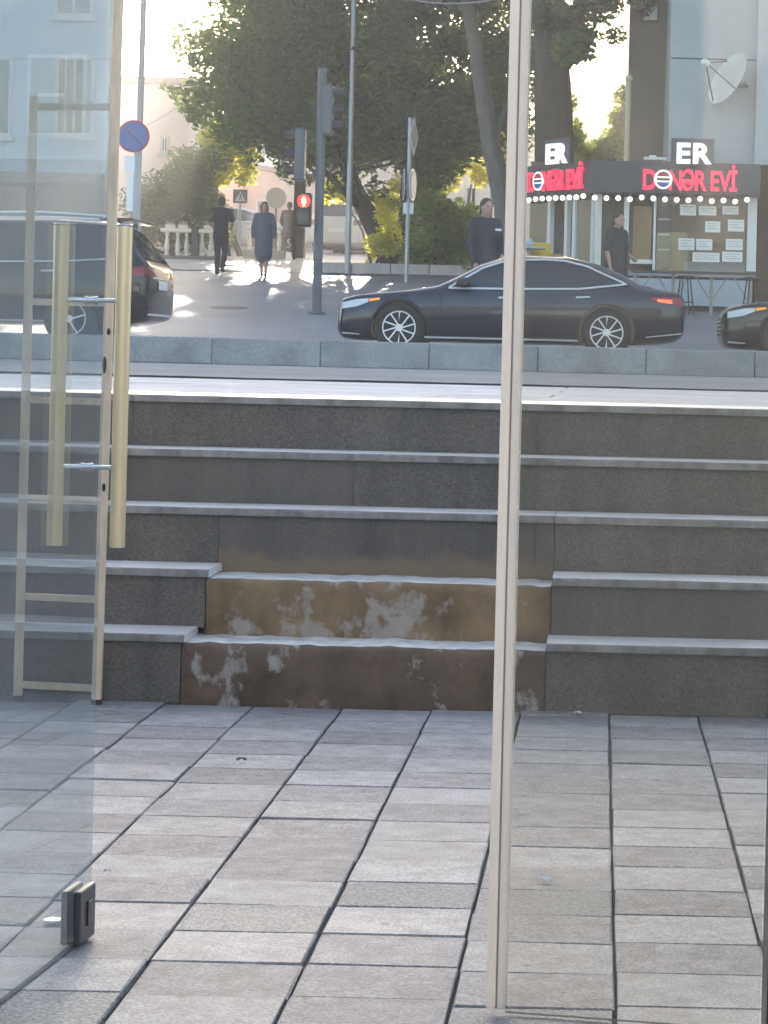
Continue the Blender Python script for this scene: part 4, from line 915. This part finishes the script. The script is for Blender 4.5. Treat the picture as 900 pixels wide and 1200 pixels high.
def car(name, label, loc, rz, L, tab, wheels, wr, paint, windows, extras, trim=True, spokes=10, group='cars on the street'):
    """tab rows: x, z_bottom, z_belt, z_top, half width, half roof width"""
    c = thing(name, label, 'car', loc, rz, group)
    xs_ = sorted(set([t[0] for t in tab] + list(np.linspace(tab[0][0], tab[-1][0], 44))))
    bm = bmesh.new(); rings = []
    for x in xs_:
        zb_, zm, zt_, w_, r_ = lerp_tab(tab, x)
        half = [(0, zb_), (w_ * .86, zb_), (w_ * .975, zb_ + (zm - zb_) * .22), (w_, zb_ + (zm - zb_) * .5), (w_ * .985, zb_ + (zm - zb_) * .78), (w_ * .94, zm), (r_ + (w_ * .94 - r_) * .45, zm + (zt_ - zm) * .55), (r_, zt_ - (zt_ - zm) * .12), (r_ * .72, zt_ - (zt_ - zm) * .02 - .004), (0, zt_)]
        ring = [bm.verts.new((x, -y, z)) for y, z in half] + [bm.verts.new((x, y, z)) for y, z in half[-2:0:-1]]
        rings.append(ring)
    n = len(rings[0])
    for a, b in zip(rings, rings[1:]):
        for k in range(n): bm.faces.new((a[k], b[k], b[(k + 1) % n], a[(k + 1) % n]))
    bm.faces.new(rings[0]); bm.faces.new(rings[-1][::-1])
    bmesh.ops.recalc_face_normals(bm, faces=bm.faces[:])
    me = bpy.data.meshes.new('body'); bm.to_mesh(me); bm.free()
    tmp = bpy.data.objects.new('body', me); COL.objects.link(tmp)
    md = tmp.modifiers.new('s', 'SUBSURF'); md.levels = md.render_levels = 1
    me2 = evaluated(tmp)
    bvh = BVHTree.FromPolygons([v.co[:] for v in me2.vertices], [p.vertices[:] for p in me2.polygons])
    tmp.modifiers.clear(); tmp.data = me2
    W = max(t[4] for t in tab)
    cb = MB()
    for wx in wheels: cb.lathe([(wr * 1.13, 0), (wr * 1.13, .3)], (wx, -W - .05, wr), 28, axis=(0, 1, 0)); cb.lathe([(wr * 1.13, 0), (wr * 1.13, .3)], (wx, W - .25, wr), 28, axis=(0, 1, 0))
    cut = link('cut', cb.mesh('cut'))
    md = tmp.modifiers.new('b', 'BOOLEAN'); md.object = cut; md.operation = 'DIFFERENCE'; md.solver = 'EXACT'
    me3 = evaluated(tmp); bpy.data.objects.remove(tmp); bpy.data.objects.remove(cut)
    me3.materials.clear(); body = link('body', me3, paint, c, True); me3.set_sharp_from_angle(angle=R(35))
    def hit(x, z, side, off):
        h, nr, _, _ = bvh.ray_cast(Vector((x, side * 4, z)), Vector((0, -side, 0)))
        if h is None: return Vector((x, side * W * .9, z))
        if nr.y * side < 0: nr = -nr
        return h + nr * (off + .004)
    def hitx(y, z, end, off):
        h = bvh.ray_cast(Vector((-3 if end < 0 else L + 3, y, z)), Vector((1 if end < 0 else -1, 0, 0)))[0]
        return Vector(((h.x if h else (0 if end < 0 else L)) + end * off, y, z))
    def patch(nm, m, x0, x1, lo, hi, side, off=.006, nx=16, nz=4, par=None):
        b = MB(); rows = []
        for i in range(nx + 1):
            x = x0 + (x1 - x0) * i / nx; a, = lerp_tab(lo, x); e, = lerp_tab(hi, x)
            rows.append([b.bm.verts.new(hit(x, a + (e - a) * j / nz, side, off)) for j in range(nz + 1)])
        for r0, r1 in zip(rows, rows[1:]):
            for j in range(nz): b.bm.faces.new((r0[j], r1[j], r1[j + 1], r0[j + 1]))
        return b.build(nm, m, par or c, True)
    def patchx(nm, m, y0, y1, z0, z1, end, off=.006, par=None, ny=10, nz=4):
        b = MB(); rows = [[b.bm.verts.new(hitx(y0 + (y1 - y0) * i / ny, z0 + (z1 - z0) * j / nz, end, off)) for j in range(nz + 1)] for i in range(ny + 1)]
        for r0, r1 in zip(rows, rows[1:]):
            for j in range(nz): b.bm.faces.new((r0[j], r1[j], r1[j + 1], r0[j + 1]))
        return b.build(nm, m, par or c, True)
    def line(nm, m, pts, side, r=.006, off=.004, par=None):
        dense = []
        for (xa, za), (xb, zb2) in zip(pts, pts[1:]):
            for t in np.linspace(0, 1, 8)[:-1]: dense.append(hit(xa + (xb - xa) * t, za + (zb2 - za) * t, side, off))
        dense.append(hit(*pts[-1], side, off)); return MB().tube(dense, r, 6).build(nm, m, par or c, True)
    for side in (-1, 1):
        for (x0, x1, lo, hi) in windows: patch('window', M_cglass, x0, x1, lo, hi, side)
    for wx in wheels:
        for side in (-1, 1):
            yo = side * (W - .13)
            t = MB().lathe([(wr * .66, -.1), (wr * .93, -.105), (wr, -.07), (wr, .07), (wr * .93, .105), (wr * .66, .1)], (wx, yo, wr), 32, axis=(0, 1, 0)).build('wheel', M_tyre, c, True)
            MB().lathe([(wr * .655, -.03), (wr * .655, .0)], (wx, yo + side * .03, wr), 28, axis=(0, 1, 0)).build('wheel_dish', M_black, t, True)
            b = MB(); b.lathe([(wr * .18, 0), (wr * .14, .03)], (wx, yo + side * .075, wr), 14, axis=(0, side, 0))
            for k in range(spokes):
                a = 2 * math.pi * k / spokes; a2 = a + .25
                b.bar((wx + math.cos(a) * wr * .12, yo + side * .085, wr + math.sin(a) * wr * .12), (wx + math.cos(a2) * wr * .62, yo + side * .09, wr + math.sin(a2) * wr * .62), .045, .02)
            ring = [(wx + math.cos(a) * wr * .64, yo + side * .092, wr + math.sin(a) * wr * .64) for a in np.linspace(0, 2 * math.pi, 33)]
            b.tube(ring, .014, 6); b.build('rim', M_rim, t, True)
        MB().box(wx - wr * 1.1, wx + wr * 1.1, -W + .32, W - .32, wr * .55, wr * 1.9).build('wheel_arch', M_well, c)
    extras(c, patch, patchx, line, hit, hitx)
    return c
sed = [(0.0, .30, .50, .62, .62, .55), (.03, .22, .56, .70, .72, .66), (.10, .18, .64, .77, .80, .72), (.30, .17, .74, .82, .875, .76), (.70, .17, .80, .865, .90, .76), (1.06, .17, .84, .91, .91, .74), (1.42, .17, .87, .985, .915, .70), (1.70, .17, .885, 1.13, .915, .70), (2.01, .17, .89, 1.31, .92, .70), (2.35, .17, .90, 1.42, .92, .68), (2.66, .17, .91, 1.455, .92, .68), (3.20, .17, .925, 1.44, .92, .67), (3.68, .17, .94, 1.33, .91, .65), (4.0, .18, .945, 1.20, .90, .63), (4.25, .19, .94, 1.06, .89, .60), (4.55, .21, .92, .985, .87, .68), (4.78, .25, .90, .95, .83, .70), (4.86, .30, .84, .90, .78, .68), (4.90, .38, .70, .80, .70, .62)]
swin = [(1.62, 2.50, [(1.62, .935), (2.5, .945)], [(1.62, .95), (1.8, 1.05), (2.05, 1.195), (2.3, 1.28), (2.5, 1.315)]),
        (2.56, 3.98, [(2.56, .945), (3.4, .965), (3.98, 1.02)], [(2.56, 1.32), (2.9, 1.333), (3.2, 1.318), (3.5, 1.25), (3.8, 1.12), (3.98, 1.038)])]
def sedan_bits(c, patch, patchx, line, hit, hitx):
    outline = [(1.58, .925), (1.8, 1.065), (2.05, 1.215), (2.3, 1.302), (2.55, 1.338), (2.9, 1.355), (3.2, 1.34), (3.5, 1.272), (3.8, 1.142), (4.06, 1.03), (3.7, .985), (3.4, .95), (2.5, .928), (1.58, .918)]
    for s in (-1, 1):
        line('window_trim', M_trimc, outline, s, .015, .008)
        line('door_seam', M_black, [(1.50, .9), (1.46, .6), (1.55, .28)], s, .005, .001); line('door_seam', M_black, [(2.53, .92), (2.55, .6), (2.52, .25)], s, .005, .001); line('door_seam', M_black, [(3.62, .95), (3.66, .75), (3.5, .55)], s, .005, .001)
        line('door_handle', M_trimc, [(2.28, .80), (2.48, .81)], s, .014, .018); line('door_handle', M_trimc, [(3.36, .83), (3.56, .84)], s, .014, .018)
        line('sill_trim', M_trimc, [(1.25, .24), (3.4, .24)], s, .012, .006)
        patch('head_lamp', M_head, .09, .46, [(.09, .60), (.3, .635), (.46, .70)], [(.09, .69), (.3, .735), (.46, .75)], s, .006)
        patch('turn_lamp', M_orange, .47, .62, [(.47, .705), (.62, .735)], [(.47, .75), (.62, .765)], s, .005, 4, 2)
        t = patch('tail_lamp', M_tail, 4.40, 4.86, [(4.40, .82), (4.86, .74)], [(4.40, .86), (4.6, .875), (4.86, .86)], s, .006)
        patch('brake_light', M_taill, 4.50, 4.70, [(4.50, .80), (4.70, .775)], [(4.5, .835), (4.7, .83)], s, .010, 4, 2, t)
        b = MB(); p = hit(1.75, .93, s, .02); b.box(p.x - .06, p.x + .14, p.y - .02 * s, p.y + s * .17, p.z, p.z + .13, bev=.03) if s > 0 else b.box(p.x - .06, p.x + .14, p.y + s * .17, p.y + .02, p.z, p.z + .13, bev=.03)
        b.build('mirror', c.children[0].data.materials[0], c, True)
        patch('fog_trim', M_trimc, .10, .34, [(.10, .26), (.34, .25)], [(.10, .285), (.34, .265)], s, .006, 6, 2)
        patch('bumper_trim', M_trimc, 4.35, 4.84, [(4.35, .30), (4.84, .36)], [(4.35, .315), (4.84, .38)], s, .006, 6, 2)
    patchx('grille', M_black, -.5, .5, .36, .60, -1, .008)
    for k in range(4): 
        b = MB(); b.tube([hitx(y, .40 + k * .055, -1, .012) for y in np.linspace(-.48, .48, 9)], .007, 6); b.build('grille_bar', M_trimc, c)
    patchx('number_plate', M_swhite, -.26, .26, .50, .61, 1, .012)
M_navy = mat('dark navy paint', (.005, .010, .028), .2, coat=.55, spec=.35); M_blk = mat('black paint', (.008, .008, .009), .22, coat=.6, spec=.35); M_wcar = mat('white car paint', (.62, .60, .57), .3, coat=.6)
car('sedan_car', 'dark navy fastback saloon with chrome window line in mid street', (P(391, 400, 33.3).x, 34.25, 1.10), 0, 4.9, sed, (.90, 3.80), .355, M_navy, swin, sedan_bits)
car('sedan_car', 'nose of a black saloon entering at the right edge', (P(846, 400, 33.3).x, 34.3, 1.10), 0, 4.9, sed, (.90, 3.80), .355, M_blk, swin, sedan_bits)
suv = [(0.0, .35, .62, .80, .66, .60), (.06, .26, .78, .92, .80, .72), (.35, .24, .94, 1.04, .90, .78), (.9, .24, 1.0, 1.10, .93, .76), (1.25, .24, 1.03, 1.17, .94, .72), (1.55, .24, 1.05, 1.42, .945, .68), (1.9, .24, 1.06, 1.68, .95, .66), (2.4, .24, 1.07, 1.77, .95, .66), (3.4, .25, 1.09, 1.79, .95, .65), (4.1, .26, 1.11, 1.75, .94, .64), (4.4, .28, 1.12, 1.66, .93, .64), (4.62, .32, 1.12, 1.38, .91, .66), (4.76, .36, 1.08, 1.17, .87, .70), (4.82, .42, .98, 1.08, .80, .68)]
uwin = [(1.55, 2.55, [(1.55, 1.12), (2.55, 1.14)], [(1.55, 1.3), (1.9, 1.6), (2.55, 1.67)]), (2.62, 3.55, [(2.62, 1.14), (3.55, 1.16)], [(2.62, 1.68), (3.55, 1.67)]), (3.62, 4.2, [(3.62, 1.16), (4.2, 1.2)], [(3.62, 1.66), (4.2, 1.56)])]
def suv_bits(c, patch, patchx, line, hit, hitx):
    for s in (-1, 1):
        b = MB(); b.tube([(1.9, s * .60, 1.70), (2.2, s * .60, 1.80), (3.2, s * .60, 1.825), (4.1, s * .59, 1.79), (4.3, s * .58, 1.70)], .022, 8); b.build('roof_rail', M_trimc, c, True)
        line('window_trim', M_trimc, [(1.5, 1.10), (2.6, 1.12), (3.6, 1.14), (4.3, 1.19)], s, .012, .006)
        line('door_seam', M_black, [(1.45, 1.05), (1.42, .7), (1.5, .35)], s, .005, .001); line('door_seam', M_black, [(2.58, 1.1), (2.6, .7), (2.58, .35)], s, .005, .001)
        line('door_handle', M_trimc, [(2.3, .98), (2.5, .985)], s, .014, .018); line('door_handle', M_trimc, [(3.35, 1.0), (3.55, 1.005)], s, .014, .018)
        patch('tail_lamp', M_tail, 4.42, 4.76, [(4.42, .98), (4.76, .95)], [(4.42, 1.06), (4.76, 1.1)], s, .007)
        patchx('tail_lamp', M_tail, s * .55, s * .82, .96, 1.08, 1, .01)
        patch('head_lamp', M_head, .08, .5, [(.08, .72), (.5, .84)], [(.08, .80), (.5, .93)], s, .006)
        line('sill_trim', M_trimc, [(1.3, .33), (3.4, .33)], s, .012, .006)
        b = MB(); p = hit(1.8, 1.13, s, .02); b.box(p.x - .06, p.x + .14, min(p.y, p.y + s * .2), max(p.y, p.y + s * .2), p.z, p.z + .16, bev=.03); b.build('mirror', c.children[0].data.materials[0], c, True)
    patchx('rear_window', M_cglass, -.62, .62, 1.20, 1.58, 1, .008, ny=14, nz=6)
    patchx('number_plate', M_swhite, -.26, .26, .80, .92, 1, .014)
    patchx('rear_trim', M_trimc, -.55, .55, .945, .965, 1, .012); patchx('reflector', M_tail, -.75, -.5, .52, .56, 1, .012); patchx('bumper_trim', M_trimc, -.7, .7, .43, .46, 1, .012)
    MB().box(4.12, 4.52, -.62, .62, 1.735, 1.775, bev=.015).build('spoiler', c.children[0].data.materials[0], c)
    MB().box(3.9, 4.05, -.02, .02, 1.77, 1.83, bev=.01).build('aerial', M_black, c)
car('suv_car', 'black estate car with silver roof rails behind the open glass door', (P(196, 380, 33.6).x - 4.9, 33.9, 1.10), R(-3), 4.82, suv, (.95, 3.75), .36, M_blk, uwin, suv_bits, spokes=5)
def small_bits(c, patch, patchx, line, hit, hitx):
    for s in (-1, 1):
        patch('tail_lamp', M_tail, 4.42, 4.76, [(4.42, .95), (4.76, .92)], [(4.42, 1.06), (4.76, 1.08)], s, .007); patch('head_lamp', M_head, .08, .5, [(.08, .72), (.5, .84)], [(.08, .80), (.5, .93)], s, .006)
        patchx('tail_lamp', M_tail, s * .55, s * .82, .92, 1.08, 1, .01)
        line('door_seam', M_black, [(2.58, 1.1), (2.6, .7), (2.58, .35)], s, .005, .001)
    patchx('rear_window', M_cglass, -.62, .62, 1.20, 1.58, 1, .008, ny=14, nz=6); patchx('number_plate', M_swhite, -.26, .26, .70, .82, 1, .014)
    patchx('windscreen', M_cglass, -.6, .6, 1.2, 1.6, -1, .008, ny=14, nz=6)
for (px, py, d, rz, lab) in ((372, 303, 78.5, R(180), 'white car parked behind the dark standing figure'), (415, 302, 74, R(-97), 'white van seen from behind beside the lamp post')):
    q = P(px, py, d); q.z = g(d)
    if abs(rz) < 3: q.y += 4.8
    if abs(rz) > 3: car('parked_car', lab, q, rz, 4.9, sed, (.90, 3.80), .335, M_wcar, swin, sedan_bits, spokes=5, group='white cars up the street')
    else: car('parked_car', lab, q, rz, 4.82, suv, (.95, 3.75), .36, M_wcar, uwin, small_bits, spokes=5, group='white cars up the street')

# ------------------------------------------------------------------ people
def fuse(name, shapes, m, parent, voxel=.012, smooth=4):
    """tapered limbs and rounded forms melted into one continuous skin"""
    b = MB()
    for sh in shapes:
        if sh[0] == 'l':
            pts, rads = sh[1], sh[2]; b.tube(pts, rads, 12)
            for p, r in zip(pts, rads): b.ball(p, r * .995, seg=10)
        else:
            b.ball(sh[1], 1, *sh[2], seg=14)
    o = link(name, b.mesh(name)); md = o.modifiers.new('r', 'REMESH'); md.mode = 'VOXEL'; md.voxel_size = voxel
    md = o.modifiers.new('s', 'SMOOTH'); md.iterations = smooth; md.factor = .5
    me = evaluated(o); bpy.data.objects.remove(o); me.materials.clear()
    return link(name, me, m, parent, True)
V = Vector
M_skin = mat('skin', (.42, .26, .19), .55, var=.06, scale=20); M_hair = mat('dark hair', (.02, .016, .014), .6, var=.3, scale=40); M_shoe = mat('dark shoes', (.02, .02, .022), .5); M_lip = mat('lips', (.33, .14, .12), .5); M_eye = mat('eyes', (.03, .025, .02), .2)
def person(label, loc, face, Hh, J, top_m, low_m, top, low, sleeves=1.0, hair='short', grey=None, skirt=None):
    """face: heading in degrees, 0 looks at the camera. J: joints in body frame (x to the body's left as seen from the front camera, -y forward), for a 1.75 m figure"""
    p = thing('person', label, 'person', loc, R(face)); k = Hh / 1.75
    p.scale = (k, k, k)
    hc = V(J['head']); nk = V(J['neck'])
    sh = []
    sh += [('e', hc, (.076, .095, .115)), ('e', hc + V((0, -.03, -.055)), (.058, .07, .065)), ('e', hc + V((0, -.103, -.01)), (.013, .022, .026)), ('e', hc + V((.078, .0, -.01)), (.012, .022, .032)), ('e', hc + V((-.078, .0, -.01)), (.012, .022, .032))]
    sh += [('l', [nk + V((0, .01, -.06)), hc + V((0, .012, -.07))], [.062, .055])]
    ch, pv = V(J['chest']), V(J['pelvis'])
    sh += [('e', ch, (.17, .11, .2)), ('e', ch.lerp(pv, .55), (.145, .10, .2)), ('e', pv, (.165, .115, .15))]
    for s in ('L', 'R'):
        a, b_, c = (V(J[q + s]) for q in ('sho', 'elb', 'wri')); h_, n_, f_ = (V(J[q + s]) for q in ('hip', 'kne', 'ank'))
        sh += [('l', [a, a.lerp(b_, .5), b_, b_.lerp(c, .4), c], [.056, .048, .04, .04, .026])]
        dr = (c - b_).normalized(); sd = dr.cross(V((0, -1, 0.01))).normalized(); nn = sd.cross(dr)
        pm = c + dr * .045
        sh += [('l', [c, pm - sd * .015, pm + dr * .035 - sd * .012], [.024, .028, .024]), ('l', [c + dr * .02, pm + sd * .015, pm + dr * .035 + sd * .014], [.022, .026, .022])]
        for i, (o_, ln) in enumerate(((-.03, .065), (-.01, .075), (.01, .07), (.028, .055))):
            r0 = pm + dr * .04 + sd * o_; sh.append(('l', [r0, r0 + dr * ln * .5 + nn * .008, r0 + dr * ln * .85 + nn * .03], [.0105, .0098, .0088]))
        th = -1 if s == 'L' else 1
        r0 = c + dr * .03 - sd * .026; sh.append(('l', [r0, r0 + dr * .03 - sd * .022, r0 + dr * .065 - sd * .026], [.013, .011, .0095]))
        sh += [('l', [h_, h_.lerp(n_, .5), n_, n_.lerp(f_, .35), f_], [.085, .072, .055, .055, .037]), ('l', [f_, f_ + V((0, -.06, -.055)), f_ + V((0, -.15, -.065))], [.036, .035, .026])]
    fuse('body', sh, M_skin, p, .0115, 3)
    for x in (-.03, .03): MB().ball(hc + V((x, -.085, .008)), .010, 1.2, .6, .7, 8).build('eye', M_eye, p, True)
    MB().ball(hc + V((0, -.098, -.058)), .02, 1.2, .35, .35, 8).build('mouth', M_lip, p, True)
    hs = [('e', hc + V((0, .018, .035)), (.084, .094, .098)), ('e', hc + V((0, .045, -.02)), (.078, .068, .085))]
    if hair == 'bob': hs += [('e', hc + V((0, .055, -.07)), (.088, .06, .09)), ('e', hc + V((.07, .02, -.04)), (.03, .06, .09)), ('e', hc + V((-.07, .02, -.04)), (.03, .06, .09))]
    hd = fuse('hair', hs, grey or M_hair, p, .011, 3)
    # top: torso and sleeves
    ts = [('e', ch + V((0, 0, .02)), (.2, .135, .19)), ('l', [V(J['shoL']), ch + V((0, 0, .16)), V(J['shoR'])], [.074, .09, .074]), ('l', [ch + V((0, .0, -.05)), ch.lerp(pv, .55), pv + V((0, 0, -top.get('hem', .06)))], [.165 * top.get('fat', 1), .16 * top.get('fat', 1), .172 * top.get('fat', 1)])]
    for s in ('L', 'R'):
        a, b_, c = (V(J[q + s]) for q in ('sho', 'elb', 'wri'))
        if sleeves > .5: ts.append(('l', [a, a.lerp(b_, .5), b_, b_.lerp(c, .45), b_.lerp(c, .9)], [.073, .066, .057, .052, .046]))
        else: ts.append(('l', [a, a.lerp(b_, .45), a.lerp(b_, .85)], [.075, .068, .066]))
    ts.append(('l', [nk + V((0, .012, -.07)), nk + V((0, .012, -.025))], [.085, .070]))
    fuse(top['name'], ts, top_m, p, .013, 5)
    if skirt:
        fuse('skirt', [('l', [pv + V((0, 0, .1)), pv + V((0, 0, -.1)), pv + V((0, 0, -.45))], [.185, .22, .215])], skirt, p, .014, 5)
    if low_m:
        ls = [('e', pv + V((0, 0, -.02)), (.178, .13, .13))]
        for s in ('L', 'R'):
            h_, n_, f_ = (V(J[q + s]) for q in ('hip', 'kne', 'ank')); ls.append(('l', [h_, h_.lerp(n_, .5), n_, n_.lerp(f_, .5), f_ + V((0, 0, .02))], [.100, .088, .073, .068, .062]))
        fuse(low, ls, low_m, p, .013, 5)
    for s in ('L', 'R'):
        f_ = V(J['ank' + s]); fuse('shoe', [('l', [f_ + V((0, .03, -.045)), f_ + V((0, -.06, -.05)), f_ + V((0, -.16, -.065))], [.048, .046, .034])], M_shoe, p, .012, 3)
    return p
def pose(**kw):
    J = dict(head=(0, -.02, 1.635), neck=(0, 0, 1.50), chest=(0, 0, 1.27), pelvis=(0, 0, .96),
             shoL=(.175, 0, 1.43), shoR=(-.175, 0, 1.43), elbL=(.235, .02, 1.14), elbR=(-.235, .02, 1.14), wriL=(.25, -.06, .90), wriR=(-.25, -.06, .90),
             hipL=(.085, 0, .93), hipR=(-.085, 0, .93), kneL=(.09, -.01, .50), kneR=(-.09, -.01, .50), ankL=(.09, .02, .085), ankR=(-.09, .02, .085))
    J.update(kw); return J
def foot(px, py, d=None):
    if d is None: q = G(px, py)
    else: q = P(px, py, d); q.z = g(d)
    return q
M_tee = mat('black tee cloth', (.018, .018, .022), .85, var=.15, scale=14); M_jean = mat('dark trousers', (.022, .023, .028), .85, var=.2, scale=10)
q = foot(258, 321)
person('man in black top and trousers walking away towards the houses', q, 178, (321 - 231) * q.y / FPX,
       pose(elbL=(.27, .08, 1.18), elbR=(-.27, .08, 1.18), wriL=(.20, -.14, 1.06), wriR=(-.20, -.14, 1.06), kneL=(.09, -.08, .51), ankL=(.085, -.06, .085), kneR=(-.09, -.02, .5), ankR=(-.085, .20, .13)),
       M_tee, M_jean, {'name': 'shirt', 'hem': .1}, 'trousers', .3)
q = foot(308, 324)
person('woman in a loose blue grey dress walking towards the street', q, 8, (324 - 237) * q.y / FPX,
       pose(elbL=(.25, .0, 1.15), elbR=(-.25, .0, 1.15), kneL=(.07, -.08, .5), ankL=(.06, -.06, .085), kneR=(-.06, .02, .49), ankR=(-.03, .12, .10)),
       mat('blue grey dress', (.085, .09, .115), .85, var=.4, scale=30), None, {'name': 'dress', 'hem': .02, 'fat': 1.22}, None, 1, 'bob', None, MATS['blue grey dress'])
q = foot(338, 304, 67)
person('dark figure in brown jacket standing beyond the walkers', q, 190, (304 - 236) * 67 / FPX,
       pose(elbL=(.24, -.03, 1.16), elbR=(-.24, -.03, 1.16), wriL=(.18, -.18, 1.02), wriR=(-.18, -.18, 1.02), kneL=(.13, 0, .5), ankL=(.16, .02, .085), kneR=(-.13, 0, .5), ankR=(-.16, .02, .085)),
       mat('brown jacket cloth', (.022, .018, .015), .85, var=.2, scale=10), mat('brown dark trousers', (.014, .013, .012), .85), {'name': 'jacket', 'hem': .12, 'fat': 1.06}, 'trousers')
d_ = 39.5; q = foot(568, 300, d_)
zt_ = P(568, 233, d_).z - q.z
pj = person('man in dark blue jacket standing behind the saloon roof', q, 35, zt_,
       pose(wriL=(.14, -.2, 1.0), wriR=(-.2, -.08, .9)), mat('dark blue jacket cloth', (.013, .018, .027), .7, var=.2, scale=10), mat('slate trousers', (.04, .045, .06), .85, var=.15), {'name': 'jacket', 'hem': .08, 'fat': 1.08}, 'trousers')
MB().box(.06, .15, -.16, -.145, 1.33, 1.36).build('chest_badge', M_swhite, pj)
d_ = 41.5; q = foot(722, 320, d_); zt_ = P(722, 249, d_).z - q.z
person('man in charcoal shirt standing in front of the shop door', q, 55, zt_, pose(wriL=(.10, -.22, 1.05), elbL=(.25, .02, 1.15)),
       mat('charcoal shirt cloth', (.04, .04, .048), .85, var=.15, scale=12), M_jean, {'name': 'shirt', 'hem': .12, 'fat': 1.12}, 'trousers', .3)

# ------------------------------------------------------------------ volume added in place of veiling lens glare
hz = bpy.data.materials.new('glare veil'); hz.use_nodes = True; t = hz.node_tree; t.nodes.remove(t.nodes['Principled BSDF'])
pv_ = t.nodes.new('ShaderNodeVolumePrincipled'); pv_.inputs['Color'].default_value = (.95, .95, .97, 1); pv_.inputs['Density'].default_value = .0030; pv_.inputs['Anisotropy'].default_value = .65
t.links.new(pv_.outputs[0], t.nodes['Material Output'].inputs['Volume'])
o = MB().box(-320, 320, -14, 420, -1.2, 46).build('glare_haze', hz); o['kind'] = 'stuff'
